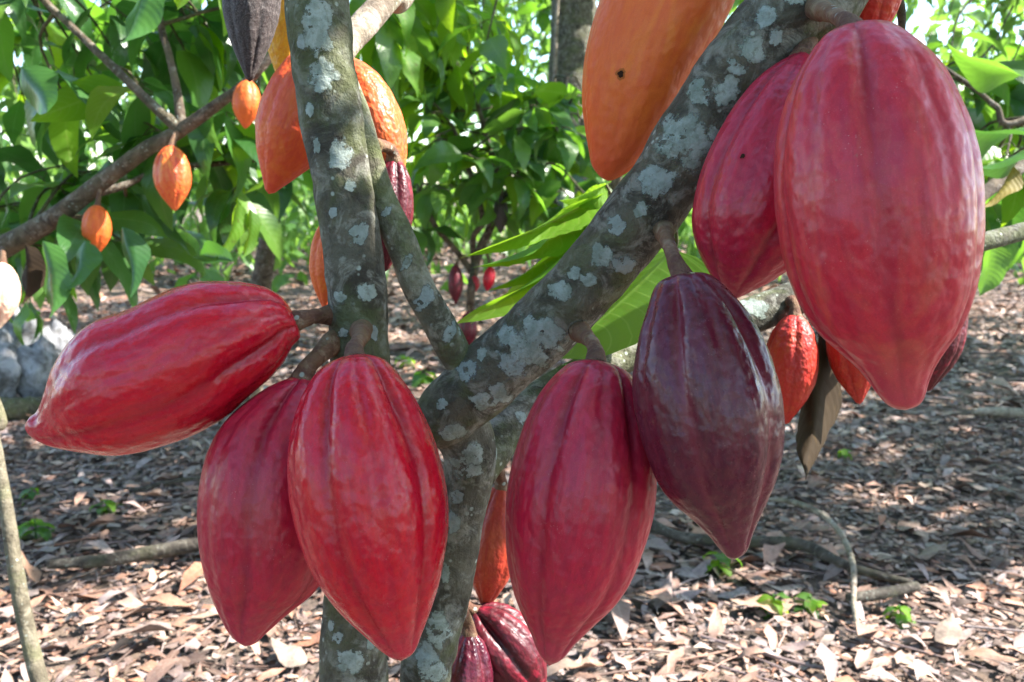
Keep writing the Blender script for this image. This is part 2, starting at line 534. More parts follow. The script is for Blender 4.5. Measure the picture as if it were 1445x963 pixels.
def ground_material():
    m, nt, out = new_mat('forest_soil')
    N = NT(nt)
    g = N.n('ShaderNodeNewGeometry').outputs['Position']
    a = N.noise(g, 3.0, 6.0, 0.7)
    b2 = N.voronoi(N.mapping(g, (1, 1, 1)), 14.0, 'F1')
    v2 = N.n('ShaderNodeTexVoronoi')
    N.l(g, v2.inputs['Vector'])
    v2.inputs['Scale'].default_value = 12.0
    c = N.mix(N.ramp(a, 0.35, 0.65), (0.10, 0.075, 0.062), (0.18, 0.14, 0.118))
    sepc = N.n('ShaderNodeSeparateColor')
    N.l(v2.outputs['Color'], sepc.inputs[0])
    c = N.mix(N.math('MULTIPLY', N.ramp(sepc.outputs[0], 0.3, 0.9), 0.75), c, (0.30, 0.21, 0.15))
    nr = N.bump(N.noise(g, 40.0, 6.0, 0.75), 1.0, 0.03)
    b = N.principled(c, 0.95, 0.2, nr)
    N.l(b.outputs[0], out.inputs[0])
    return m


def rock_material():
    m, nt, out = new_mat('grey_rock')
    N = NT(nt)
    g = N.n('ShaderNodeTexCoord').outputs['Object']
    a = N.noise(g, 9.0, 6.0, 0.7, 0.6)
    c = N.mix(N.ramp(a, 0.35, 0.65), (0.10, 0.095, 0.09), (0.38, 0.38, 0.40))
    c = N.mix(N.math('MULTIPLY', N.ramp(N.noise(g, 22.0, 5.0, 0.7), 0.54, 0.66), 0.6), c, (0.07, 0.065, 0.05))
    nr = N.bump(N.noise(g, 30.0, 6.0, 0.75), 1.0, 0.02)
    b = N.principled(c, 0.9, 0.2, nr)
    N.l(b.outputs[0], out.inputs[0])
    return m


ROCK = rock_material()


# ------------------------------------------------------------------ leaves
def leaf_grid(nu, nv, fold=0.25, droop=0.35, wave=0.04, twist=0.0, seed=0, wide=0.36, curl=0.0, ragged=0.0):
    """unit leaf: base at the origin, length 1 along +Y, upper side +Z; returns verts, faces, uvs"""
    rs = np.random.default_rng(seed)
    ph = rs.uniform(0, 6.28, 4)
    V, U = [], []
    for j in range(nv + 1):
        v = j / nv
        prof = (math.sin(math.pi * min(1, v / 0.97) ** 0.82) ** 0.72) * (1 - 0.25 * v) if v < 0.97 else 0.0
        prof = max(prof, 0.015 if v > 0.9 else 0.012)
        if v > 0.86:
            prof *= 0.55 + 0.45 * (1 - (v - 0.86) / 0.14)
        ang = droop * v * v * 1.3
        y = math.sin(min(ang, 1.5)) / max(ang, 1e-3) * v if ang > 1e-3 else v
        z = -ang * v * 0.5
        for i in range(nu + 1):
            u = i / nu * 2 - 1
            hw = wide * 0.5 * prof * 1.08
            if ragged:
                hw *= 1 + ragged * rs.uniform(-1, 0.4)
            a = fold + curl * abs(u)
            x = u * hw * math.cos(a)
            zz = z + abs(u) * hw * math.sin(a) + wave * prof * math.sin(v * 9 + ph[0] + (1.7 if u > 0 else 0)) * abs(u)
            tw = twist * v
            x, zr = x * math.cos(tw) - (zz - z) * math.sin(tw), z + x * math.sin(tw) + (zz - z) * math.cos(tw)
            V.append((x + 0.03 * math.sin(v * 3 + ph[1]) * v, y, zr))
            U.append((i / nu, v))
    F = [(j * (nu + 1) + i, j * (nu + 1) + i + 1, (j + 1) * (nu + 1) + i + 1, (j + 1) * (nu + 1) + i) for j in range(nv) for i in range(nu)]
    return np.array(V), np.array(F), np.array(U)


def leaf_mesh(name, mat, *a, **k):
    V, F, U = leaf_grid(*a, **k)
    me = mesh_from(name, V, F, U)
    me.materials.append(mat)
    return me


SHAPES = [dict(fold=0.18, droop=0.5, seed=1, wide=.43), dict(fold=0.32, droop=0.8, seed=2, twist=0.3, wide=.47), dict(fold=0.1, droop=0.25, seed=3, twist=-0.3, wide=.42),
          dict(fold=0.4, droop=1.0, seed=4, wide=0.40), dict(fold=0.22, droop=0.65, seed=5, twist=0.5, wide=0.5), dict(fold=0.05, droop=0.4, seed=6, wave=0.07, wide=.44),
          dict(fold=0.25, droop=0.3, seed=7, wave=0.09, wide=.38, ragged=.12), dict(fold=-0.15, droop=0.7, seed=8, wave=0.05, wide=.46, twist=-.5)]
LM = {m.name: [leaf_mesh('leaf', m, 4, 7, **s) for s in SHAPES] for m in (LEAF, LEAF_D, LEAF_L)}
LT = [leaf_grid(2, 4, **s) for s in SHAPES]              # cheap leaf for masses


def leaf_frame(out, droop, roll):
    """rotation whose +Y runs along out turned down by droop"""
    h = Vector((out.x, out.y, 0))
    h = h.normalized() if h.length > 1e-4 else Vector((0, -1, 0))
    y = (h * math.cos(droop) - Vector((0, 0, 1)) * math.sin(droop)).normalized()
    x = y.cross(Vector((0, 0, 1)))
    x = x.normalized() if x.length > 1e-3 else Vector((1, 0, 0))
    z = x.cross(y)
    M = Matrix((x, y, z)).transposed()
    return M @ Matrix.Rotation(roll, 3, 'Y')


class Mass:
    """many leaves gathered into one mesh"""
    def __init__(self):
        self.items = {}

    def add(self, pos, rot, length, k=None):
        k = random.randrange(len(LT)) if k is None else k
        self.items.setdefault(k, []).append((np.array(pos), np.array(rot), length))

    def build(self, name, mat, parent, root):
        Vs, Fs, Us, Rs, base = [], [], [], [], 0
        for k, lst in self.items.items():
            V, F, U = LT[k]
            pos = np.array([a[0] for a in lst])
            rot = np.array([a[1] for a in lst])
            ln = np.array([a[2] for a in lst])
            W = np.einsum('nij,vj->nvi', rot, V) * ln[:, None, None] + pos[:, None, :] - np.array(root)
            n, v = len(lst), len(V)
            Vs.append(W.reshape(-1, 3))
            Fs.append((F[None] + (np.arange(n) * v)[:, None, None] + base).reshape(-1, 4))
            Us.append(np.tile(U, (n, 1)))
            Rs.append(np.repeat(rng.random(n), v))
            base += n * v
        if not Vs:
            return None
        me = mesh_from(name, np.vstack(Vs), np.vstack(Fs), np.vstack(Us), {'rnd': np.concatenate(Rs)})
        o = link(name, me, parent, mat)
        o['kind'] = 'stuff'
        return o


def put_leaf(root, me, pos, rot, length, width=1.0, name='leaf'):
    o = bpy.data.objects.new(name, me)
    M = rot.to_4x4() @ Matrix.Diagonal((length * width, length, length, 1))
    M.translation = Vector(pos) - root.location
    o.matrix_basis = M
    o.parent = root
    COL.objects.link(o)
    return o


class TwigSet:
    """the thin twigs of one crown, joined"""
    def __init__(self):
        self.V, self.F, self.n = [], [], 0

    def add(self, pts, r0, r1, sides=5, n=8):
        V, F = tube([tuple(p) for p in pts], np.linspace(r0, r1, len(pts)), n=n, sides=sides, cap=False)
        self.V.append(V)
        self.F += [(a + self.n, b + self.n, c + self.n, d + self.n) for a, b, c, d in F]
        self.n += len(V)

    def build(self, name, mat, parent):
        if not self.V:
            return
        me = mesh_from(name, np.vstack(self.V) - np.array(parent.location), self.F)
        o = link(name, me, parent, mat)
        o['kind'] = 'stuff'
        return o


SUNSPOTS = [(P(258, 255, 1.93), .24), (P(12, 410, 1.84), .24), (P(566, 170, .79), .20), (P(757, 925, .79), .16), (P(1346, 470, .87), .20), (P(740, 360, .95), .16), (P(520, 30, .77), .08)]


def in_gap(e, part=1.0):
    for p, r in SUNSPOTS:
        r *= part
        v = Vector(e) - p
        k = v.dot(SUNV)
        if k > .08 and (v - SUNV * k).length < r:
            return True
    return False


def sprig(root, twigs, mass, attach, end, mats, nleaf, length, as_parts=True, droop=(0.1, 1.2), petioles=True):
    """a twig from attach to end with drooping leaves round its last stretch"""
    a, e = Vector(attach), Vector(end)
    if in_gap(e) or in_gap((a + e) / 2):
        return
    mid = (a + e) * 0.5 + Vector((random.uniform(-.04, .04), random.uniform(-.04, .04), 0.12 * (e - a).length))
    if twigs is not None:
        twigs.add([a, mid, e], 0.0055, 0.0025)
    ax = (e - mid)
    for i in range(nleaf):
        f = 1 - 0.75 * i / max(1, nleaf)
        base = mid.lerp(e, f)
        az = i * 2.4 + random.uniform(-.5, .5)
        out = Vector((math.cos(az), math.sin(az), 0)) + ax.normalized() * 0.6
        dr = random.uniform(*droop)
        rot = leaf_frame(out, dr, random.gauss(0, 0.45))
        L = length * random.uniform(0.7, 1.15)
        pet = rot @ Vector((0, 1, 0)) * 0.03
        tip = base + pet
        if twigs is not None and petioles:
            twigs.add([base, base + pet * 0.5 + Vector((0, 0, .004)), tip], 0.0018, 0.0015, sides=3, n=3)
        if in_gap(tip + rot @ Vector((0, 1, 0)) * L * .5, .75):
            continue
        if as_parts:
            put_leaf(root, random.choice(LM[random.choice(mats)]), tip, rot, L)
        else:
            mass.add(tip, rot, L)


# ------------------------------------------------------------------ the setting: ground
def ground_height(x, y):
    return 0.035 * noise.noise(Vector((x * 0.7, y * 0.7, 3.1))) + 0.014 * noise.noise(Vector((x * 3.3, y * 3.3, 8.2)))


gx = np.concatenate([np.linspace(-150, -14, 12), np.linspace(-12, 12, 97), np.linspace(14, 150, 12)])
gy = np.concatenate([np.linspace(-60, -3, 10), np.linspace(-2, 22, 97), np.linspace(24, 220, 16)])
gv = [(x, y, ground_height(x, y) if abs(x) < 20 and -4 < y < 24 else 0.0) for y in gy for x in gx]
nx = len(gx)
gf = [(j * nx + i, j * nx + i + 1, (j + 1) * nx + i + 1, (j + 1) * nx + i) for j in range(len(gy) - 1) for i in range(nx - 1)]
ground = link('ground', mesh_from('ground', gv, gf), None, ground_material())
ground['kind'] = 'structure'
ground['label'] = 'forest floor of brown soil covered in dry cacao leaves'

PALETTE = np.array([(0.29, 0.165, 0.115), (0.34, 0.215, 0.160), (0.23, 0.175, 0.165), (0.26, 0.215, 0.205), (0.14, 0.085, 0.065), (0.090, 0.060, 0.048),
                    (0.38, 0.28, 0.215), (0.43, 0.35, 0.29), (0.29, 0.135, 0.080), (0.18, 0.115, 0.088), (0.31, 0.245, 0.22), (0.155, 0.115, 0.10)])
PW = np.array([10, 9, 10, 8, 10, 8, 7, 4, 4, 9, 7, 8], float)
PW /= PW.sum()


def scatter_litter():
    temps = [leaf_grid(2, 3, fold=f, droop=d, seed=s, wide=wd, wave=0.08, twist=t) for f, d, s, wd, t in
             ((0.3, 0.5, 11, .34, .2), (0.15, -0.4, 12, .42, -.3), (-0.2, 0.35, 13, .30, .4), (0.7, 0.2, 14, .30, 0), (0.1, 0.6, 15, .40, .5), (-0.3, -0.3, 16, .36, -.2))]
    frag = []
    for k in range(6):                                    # broken bits: bent irregular quads in two halves
        r = np.random.default_rng(100 + k)
        a = np.array([(-.5, -.5), (0, -.6), (.5, -.4), (-.45, .4), (0.05, .55), (.5, .5)]) * (0.72, 1.15) + r.uniform(-.26, .26, (6, 2))
        z = r.uniform(-.12, .12, 6)
        frag.append((np.c_[a, z], np.array([(0, 1, 4, 3), (1, 2, 5, 4)]), np.c_[a + .5]))
    stick = []
    V, F = tube([(0, -.5, 0), (.05, 0, .02), (0, .5, 0)], [.016, .015, .01], n=4, sides=4, cap=False)
    stick.append((V, np.array(F), np.zeros((len(V), 2))))
    Vs, Fs, Us, Cs, base = [], [], [], [], 0
    bands = [(1.1, 4.0, 30000, 6000, 2600, 0.016, 0.058, 0.11), (4.0, 8.5, 26000, 7000, 1500, 0.029, 0.078, 0.20), (8.5, 20.0, 14000, 8500, 0, 0.060, 0.14, 0)]
    for y0, y1, nf, nl, ns, fs, ls, ss in bands:
        for lst, count, size, tall in ((frag, nf, fs, 0.006), (temps, nl, ls, 0.012), (stick, ns, ss, 0.014)):
            if not count:
                continue
            for T in lst:
                V, F, U = T
                n = count // len(lst)
                yy = np.sqrt(rng.uniform(y0 ** 2, y1 ** 2, n))
                xx = rng.uniform(-0.78, 0.78, n) * yy + rng.uniform(-.5, .5, n)
                zz = np.array([ground_height(a, b) for a, b in zip(xx, yy)]) + rng.uniform(0.001, 0.018, n) + tall * .3
                az = rng.uniform(0, 6.283, n)
                tx, ty = rng.normal(0, 0.085, n), rng.normal(0, 0.085, n)
                if lst is stick:
                    tx *= 0.25
                    ty *= 0.25
                s = size * rng.lognormal(-0.05, 0.42, n)
                ca, sa = np.cos(az), np.sin(az)
                M = np.zeros((n, 3, 3))
                M[:, 0, 0], M[:, 0, 1], M[:, 1, 0], M[:, 1, 1], M[:, 2, 2] = ca, -sa, sa, ca, 1
                M[:, 2, 0], M[:, 2, 1] = tx, ty
                M[:, 0, 2], M[:, 1, 2] = -tx * ca, -tx * sa
                W = np.einsum('nij,vj->nvi', M, V) * s[:, None, None]
                W += np.stack([xx, yy, zz], 1)[:, None, :]
                low = W[:, :, 2].min(axis=1) - (zz - 0.012)
                W[:, :, 2] -= np.minimum(low, 0)[:, None]
                v = len(V)
                Vs.append(W.reshape(-1, 3))
                Fs.append((np.asarray(F)[None] + (np.arange(n) * v)[:, None, None] + base).reshape(-1, 4))
                Us.append(np.tile(U, (n, 1)))
                col = PALETTE[rng.choice(len(PALETTE), n, p=PW)] * np.array([1.07, .99, .95]) * rng.uniform(0.75, 1.25, (n, 1))
                Cs.append(np.repeat(np.c_[np.clip(col, 0, .8), np.ones(n)], v, axis=0))
                base += n * v
    me = mesh_from('leaf_litter', np.vstack(Vs), np.vstack(Fs), np.vstack(Us), {'tint': np.vstack(Cs)}, smooth=False)
    o = link('leaf_litter', me, None, LITTER)
    o['kind'] = 'stuff'
    o['label'] = 'brown and grey dead leaf litter and twigs on the ground'
    o['category'] = 'leaf litter'


scatter_litter()

# the large fallen leaves, one by one
FM = []
for k, kw in enumerate((dict(fold=0.12, droop=0.15, seed=21, wide=.40, wave=.07), dict(fold=-0.15, droop=-0.12, seed=22, wide=.44, twist=.2, wave=.08), dict(fold=0.25, droop=0.2, seed=23, wide=.36, curl=.3, wave=.05),
                        dict(fold=0.1, droop=0.3, seed=24, wide=.44, twist=-.2, wave=.08), dict(fold=-0.25, droop=0.25, seed=25, wide=.4, wave=.08), dict(fold=0.1, droop=-0.15, seed=26, wide=.44, curl=.5, wave=.08))):
    FM.append(leaf_mesh('fallen_leaf', FALLEN, 4, 7, ragged=0.12, **kw))


def fallen(x, y, L, az, lift=0.0, tilt=0.0):
    o = bpy.data.objects.new('fallen_leaf', random.choice(FM))
    o.location = (x, y, ground_height(x, y) + 0.024 + lift * .6)
    o.rotation_euler = (random.gauss(tilt, .07), random.gauss(0, .12), az)
    o.scale = (L, L, L)
    o.parent = ground
    COL.objects.link(o)


for k in range(150):
    yy = 1.55 + 3.6 * random.random() ** 1.25
    xx = random.uniform(-.66, .66) * yy
    fallen(xx, yy, random.uniform(.07, .14), random.uniform(0, 6.28))
for px, py, L, az, t in ((55, 835, .15, 1.4, .75), (1405, 705, .16, 1.0, .1), (1290, 800, .15, -1.1, .1), (1060, 690, .15, .3, .1), (250, 900, .17, 2.2, .2),
                         (120, 760, .17, -1.2, .1), (200, 860, .15, -1.5, .1), (1330, 925, .15, -.6, .1), (430, 945, .14, .8, .05), (1120, 870, .17, 1.6, .1)):
    g = G(px, py)
    fallen(g.x, g.y, L, az, 0.02, t)


# ------------------------------------------------------------------ the main cacao tree
def down_to_ground(p, dx=0.0, dy=0.05):
    return [Vector((p.x + dx * .5, p.y + dy * .5, p.z * .5)), Vector((p.x + dx, p.y + dy, -0.04))]


ROOT = Vector((-0.12, 0.74, 0.0))
tree = thing('cacao_tree', 'mossy grey cacao tree with two stems and lichen, carrying the large red pods', 'tree', ROOT)
BV = []


def limb(name, px_pts, extra_top=None, extra_low=None, n=160, sides=72, rough=0.13, parent=tree, mat=BARK, nscale=28, bv=True, seed=0.0):
    pts = [P(a, b, d) for a, b, r, d in px_pts]
    rad = [r / FPX * d for a, b, r, d in px_pts]
    for p, r in (extra_low or []):
        pts.insert(0, p)
        rad.insert(0, r)
    for p, r in (extra_top or []):
        pts.append(p)
        rad.append(r)
    root = parent.location
    me = tube_mesh(name, rel(pts, root), rad, n=n, sides=sides, rough=rough, nscale=nscale, seed=seed)
    o = link(name, me, parent, mat)
    if bv:
        BV.append((o, BVHTree.FromPolygons([tuple(v.co + root) for v in me.vertices], [tuple(p.vertices) for p in me.polygons])))
    return o, pts


p0 = P(500, 963, .72)
tp = P(440, -60, .68)
trunk, _ = limb('trunk', [(500, 963, 47, .72), (503, 850, 46, .71), (507, 680, 44, .70), (509, 560, 42, .69), (508, 480, 41, .685), (503, 400, 42, .68), (489, 300, 42, .68), (473, 200, 43, .68), (458, 100, 44, .68), (447, 0, 45, .68)],
                extra_top=[(P(436, -120, .68), .024), (Vector((-.18, .74, 1.75)), .021), (Vector((-.10, .80, 2.3)), .015), (Vector((0.05, .82, 2.8)), .008)],
                extra_low=[(p0 + Vector((-.005, .03, -.30)), .028), (Vector((p0.x - .01, p0.y + .06, -.05)), .036)], n=240)
p1 = P(598, 985, .78)
stem, _ = limb('trunk', [(598, 985, 36, .78), (612, 910, 35, .775), (626, 845, 36, .77), (641, 765, 35, .765), (656, 700, 35, .76), (664, 650, 37, .755), (657, 615, 41, .75), (640, 590, 43, .745)],
                extra_low=[(p1 + Vector((-.015, .02, -.30)), .025), (Vector((p1.x - .05, p1.y + .04, -.05)), .034)], n=200, seed=4.0)
limb1, _ = limb('limb', [(606, 606, 34, .74), (628, 588, 45, .735), (655, 562, 48, .73), (700, 520, 49, .72), (800, 428, 49, .70), (900, 310, 51, .67), (960, 225, 53, .655), (1010, 147, 55, .645), (1060, 78, 57, .635), (1125, 5, 58, .625), (1200, -75, 56, .62)],
                 extra_top=[(Vector((.36, .66, 1.62)), .026), (Vector((.62, .74, 2.0)), .021), (Vector((.95, .82, 2.35)), .014), (Vector((1.3, .86, 2.6)), .007)], n=240, seed=9.0)
thin, _ = limb('limb', [(478, 90, 15, .72), (500, 150, 18, .705), (520, 225, 20, .70), (540, 285, 21, .70), (566, 340, 22, .70), (588, 400, 22.5, .705), (618, 455, 23, .71), (646, 505, 23, .72), (672, 548, 23, .73)], n=120, sides=40, seed=14.0, mat=BARK5)
back, _ = limb('limb', [(672, 665, 30, .775), (702, 622, 30, .80), (740, 580, 28, .83), (810, 535, 26, .88), (890, 500, 24, .93), (1000, 468, 25, .97), (1080, 438, 26, 1.0), (1150, 412, 23, 1.02), (1260, 382, 17, 1.05), (1375, 346, 14, 1.1), (1460, 322, 12, 1.15), (1600, 280, 9, 1.25)],
                extra_top=[(Vector((1.35, 1.3, 1.6)), .005)], n=220, sides=40, seed=19.0)
pale, _ = limb('limb', [(462, 105, 20, .71), (490, 62, 19, .74), (520, 28, 19, .78), (552, -8, 18, .82), (600, -60, 17, .88)], extra_top=[(Vector((.1, 1.15, 1.75)), .007)], n=80, sides=32, mat=BARK3, seed=23.0)
limb('limb', [(1112, 40, 14, .67), (1122, 70, 12, .68), (1140, 100, 9, .66)], n=40, sides=20, bv=False)
limb('limb', [(1240, -90, 10, .70), (1262, -20, 8, .71), (1272, 20, 6, .72), (1272, 62, 4, .72)], n=40, sides=12, bv=False, mat=TWIG)


def lichen_at(px, py, rx, ry, ang=0.0, seed=0):
    """a crust of lichen lying on the bark that the photograph shows there"""
    d = (P(px, py, 1.0) - CAM).normalized()
    best = None
    for o, b in BV:
        h = b.ray_cast(CAM, d)
        if h[0] is not None and (best is None or h[3] < best[1][3]):
            best = (o, h, b)
    if best is None:
        return
    o, (loc, nor, _i, dist), b = best
    if nor.dot(d) > 0:
        nor = -nor
    nor = (nor * 0.6 - d * 0.4).normalized()
    ux = (RIGHT - nor * RIGHT.dot(nor)).normalized()
    uy = nor.cross(ux)
    ux, uy = ux * math.cos(ang) + uy * math.sin(ang), uy * math.cos(ang) - ux * math.sin(ang)
    k = dist / FPX
    rings, secs = 7, 40
    V, rim = [], []
    off = Vector((seed * 3.7, seed * 1.9, 0))
    for i in range(rings + 1):
        f = i / rings
        for s in range(secs):
            a = s / secs * 6.28318
            ir = 1 + 0.38 * noise.noise(Vector((math.cos(a) * 1.5, math.sin(a) * 1.5, 0)) + off) + 0.16 * noise.noise(Vector((math.cos(a) * 3, math.sin(a) * 3, 2)) + off)
            q = loc + ux * (math.cos(a) * rx * k * f * ir) + uy * (math.sin(a) * ry * k * f * ir)
            h = b.ray_cast(q + nor * 0.05, -nor, 0.2)
            if h[0] is None:
                hit = b.find_nearest(q)
                p, n2 = hit[0], hit[1]
            else:
                p, n2 = h[0], h[1]
            th = 0.0006
            V.append(p + n2 * (th * (1 + 0.5 * noise.noise(p * 160))) - tree.location)
            rim.append(f)
    F = []
    for i in range(rings):
        for s in range(secs):
            s2 = (s + 1) % secs
            F.append((i * secs + s, (i + 1) * secs + s, (i + 1) * secs + s2, i * secs + s2))
    me = mesh_from('lichen_patch', [tuple(v) for v in V], F, attrs={'rim': rim})
    lo = link('lichen_patch', me, o, LICHEN)


LI = [(448, 36, 18, 34, 0), (455, 108, 17, 20, .2), (483, 220, 15, 21, -.2), (494, 262, 7, 8, 0), (506, 330, 12, 16, .5), (517, 412, 12, 12, 0), (480, 420, 8, 10, 0), (494, 933, 17, 15, 0), (477, 900, 8, 7, 0), (468, 880, 6, 8, 0),
      (523, 905, 6, 10, 0), (425, 60, 6, 10, 0), (437, 155, 6, 9, 0), (470, 300, 6, 7, 0), (462, 60, 7, 8, 0), (528, 470, 7, 10, 0), (485, 470, 8, 7, 0), (447, 205, 5, 9, 0),
      (965, 195, 34, 30, .6), (925, 253, 24, 20, .2), (985, 128, 20, 13, .8), (1025, 130, 15, 17, .3), (870, 318, 12, 13, 0), (849, 360, 15, 15, .3), (880, 372, 16, 13, .2), (790, 410, 16, 13, .3), (768, 470, 32, 20, .7), (745, 496, 34, 18, .6),
      (716, 474, 19, 15, .5), (660, 522, 17, 14, .3), (705, 558, 13, 22, -.6), (682, 566, 16, 12, .4), (639, 610, 17, 13, .2), (722, 516, 22, 14, .7), (830, 395, 10, 8, 0), (1060, 70, 17, 14, .5), (1080, 25, 12, 12, 0), (1008, 190, 11, 9, .4),
      (1042, 95, 13, 8, .5), (940, 205, 10, 12, .3), (905, 295, 9, 9, .1), (1095, 55, 8, 10, .2), (1120, -5, 12, 10, 0), (810, 385, 9, 9, 0), (680, 500, 8, 9, 0), (625, 570, 8, 8, 0),
      (655, 660, 20, 18, .2), (668, 640, 12, 16, 0), (640, 740, 8, 14, 0), (618, 890, 16, 18, 0), (600, 925, 14, 16, 0), (612, 950, 18, 12, 0), (645, 700, 8, 10, 0), (630, 810, 7, 12, 0),
      (545, 300, 5, 8, .7), (600, 420, 10, 18, .6), (575, 370, 6, 12, .6), (635, 470, 7, 14, .6), (1060, 432, 20, 14, .2), (735, 590, 8, 10, 0), (700, 640, 7, 8, 0)]
for i, (px, py, rx, ry, an) in enumerate(LI):
    lichen_at(px, py, rx * 1.25, ry * 1.25, -an, i + 1)


# ------------------------------------------------------------------ pods
def pod_verts(C, HW, e1, e2, axis, nr, ns, ridge, wart, seed, phase):
    th = np.linspace(0, 2 * math.pi, ns, endpoint=False)
    length = np.linalg.norm(C[-1] - C[0])
    s = np.concatenate([[0], np.cumsum(np.linalg.norm(np.diff(C, axis=0), axis=1))])
    t = s / s[-1]
    d5 = np.abs(((th - phase) / (2 * math.pi) * 5 + .5) % 1 - .5) / .5          # 0 in a main furrow
    d10 = np.abs(((th - phase) / (2 * math.pi) * 5 + 1.0) % 1 - .5) / .5        # 0 in the shallow furrow of a pair
    main = np.exp(-(d5 / 0.16) ** 2) * .6 + np.exp(-(d5 / 0.34) ** 2) * .4
    minor = np.exp(-(d10 / 0.15) ** 2) * .5 + np.exp(-(d10 / 0.30) ** 2) * .5
    V = np.zeros((nr, ns, 3))
    fur = np.zeros((nr, ns))
    pc = np.zeros((nr, ns, 3))
    rmax = HW.max()
    for i in range(nr):
        amp = ridge * (0.55 + 0.85 * math.exp(-((t[i] - 0.14) / 0.16) ** 2) + 0.25 * math.exp(-((t[i] - 0.85) / .1) ** 2)) * min(1, (1 - t[i]) / 0.06)
        wob = np.array([noise.noise(Vector((t[i] * 5, k * 1.7, seed))) for k in range(3)])
        pro = 1 + amp * (0.028 * np.cos(th * 5 - phase * 5 + math.pi) - 0.112 * main * (1 + .3 * wob[0]) - 0.050 * minor * (1 + .4 * wob[1]))
        r = HW[i] * pro
        x, y = np.cos(th) * HW[i] / rmax, np.sin(th) * HW[i] / rmax
        z = t[i] * length / rmax
        for k in range(ns):
            p = Vector((x[k] * 1.0, y[k] * 1.0, z))
            q = Vector((p.x, p.y, p.z * 0.65))
            w_ = noise.noise(q * 4.2 + Vector((seed, 0, 0))) * 0.7 + noise.noise(q * 8.5 + Vector((0, seed, 0))) * 0.55
            low = noise.noise(p * 1.1 + Vector((0, 0, seed)))
            r[k] *= 1 + wart * (0.0065 * w_ * (1 - 0.6 * main[k])) + 0.018 * low
        V[i] = C[i] + r[:, None] * (np.cos(th)[:, None] * e1 + np.sin(th)[:, None] * e2)
        fur[i] = np.clip(main + 0.55 * minor, 0, 1) * min(1.0, 0.35 + amp * .6)
        pc[i] = np.stack([x, y, np.full(ns, t[i] * length / rmax)], 1)
    return V.reshape(-1, 3), fur.ravel(), pc.reshape(-1, 3), np.repeat(t, ns)


def build_pod(label, mat, stations, depth, tilt=0.0, nr=150, ns=140, ridge=1.0, wart=1.0, seed=1.0, phase=0.3, group=None, stalk=None, stalk_r=0.0055, stalk_mat=None, name='cacao_pod'):
    """stations: (px, py, halfwidth px) from the stalk end to the tip"""
    q = np.array(stations, float)
    px = q[:, :2]
    dep = depth + tilt * (np.linspace(0, 1, len(q)) - .5)
    C = np.array([P(a, b, d) for (a, b), d in zip(px, dep)])
    HW = q[:, 2] / FPX * dep
    ax = C[-1] - C[0]
    ax /= np.linalg.norm(ax)
    f = np.array(FWD)
    f = f - ax * f.dot(ax)
    f /= np.linalg.norm(f)
    e1 = np.cross(f, ax)
    e1 /= np.linalg.norm(e1)
    V, fur, pc, t = pod_verts(C, HW, e1, f, ax, len(q), ns, ridge, wart, seed, phase)
    root = Vector(C[0])
    F = []
    nrr = len(q)
    for i in range(nrr - 1):
        a = i * ns
        for k in range(ns):
            k2 = (k + 1) % ns
            F.append((a + k, a + k2, a + ns + k2, a + ns + k))
    th = thing(name, label, 'cacao pod', root, group)
    me = mesh_from('husk', V - np.array(root), F, attrs={'furrow': fur, 'pod_co': pc, 'along': t})
    link('husk', me, th, PM[mat])
    if stalk:
        pts = [root + Vector(ax) * 0.006] + [P(*s) for s in stalk]
        n = len(pts)
        rad = [stalk_r * 1.5] + [stalk_r * (.95 if i < n - 2 else 1.45) for i in range(n - 1)]
        link('stalk', tube_mesh('stalk', rel(pts, root), rad, n=40, sides=20, rough=0.22, nscale=80), th, stalk_mat or STALK)
    return th


def from_outline(a0, a1, left, right, n=150):
    """pair the two traced edges of a pod across its axis; all in photograph pixels"""
    a0, a1 = np.array(a0, float), np.array(a1, float)
    L = np.linalg.norm(a1 - a0)
    ax = (a1 - a0) / L
    pr = np.array([-ax[1], ax[0]])
    u = (1 - np.cos(np.linspace(0.0, math.pi, n))) / 2 * L
    res = []
    for e in (left, right):
        c = catmull([a0] + list(e) + [a1], 500)
        al, pe = (c - a0) @ ax, (c - a0) @ pr
        o = np.argsort(al)
        al, pe = al[o], pe[o]
        k = np.ones(15) / 15
        pe = np.convolve(np.pad(pe, 7, mode='edge'), k, 'valid')
        pe = np.interp(u, al, pe)
        res.append(pe)
    mid, hw = (res[0] + res[1]) / 2, np.abs(res[0] - res[1]) / 2
    # round off both ends
    s = np.minimum(u, L - u)
    hw = np.minimum(hw, np.sqrt(np.maximum(s, 0)) * 14.0) + 0.05
    mid = mid * np.clip(s / (0.05 * L), 0, 1) ** 0.7
    k = np.ones(5) / 5
    hw = np.concatenate([hw[:2], np.convolve(hw, k, 'valid'), hw[-2:]])
    ctr = a0 + np.outer(u, ax) + np.outer(mid, pr)
    return np.c_[ctr, hw]


def scl(lst, ox, oy, s):
    return [(ox + a / s, oy + b / s) for a, b in lst]


# A: the pod that points to the left
A = from_outline(*scl([(1258, 275), (115, 742)], 0, 360, 3.008),
                 scl([(1248, 225), (1190, 160), (1060, 120), (940, 112), (840, 120), (740, 148), (640, 190), (540, 236), (440, 268), (360, 320), (290, 400), (240, 480), (205, 575), (172, 650), (135, 690)], 0, 360, 3.008),
                 scl([(1268, 320), (1225, 420), (1170, 500), (1060, 600), (960, 690), (850, 755), (700, 810), (560, 848), (450, 855), (340, 838), (250, 822), (170, 802), (130, 780)], 0, 360, 3.008))
build_pod('long red pod lying almost level and pointing left from the trunk', 'red', A, .63, tilt=-.03, seed=3.1, phase=.35, ridge=0.9, stalk=[(434, 448, .645), (450, 446, .665), (470, 445, .68)], stalk_r=.0062)
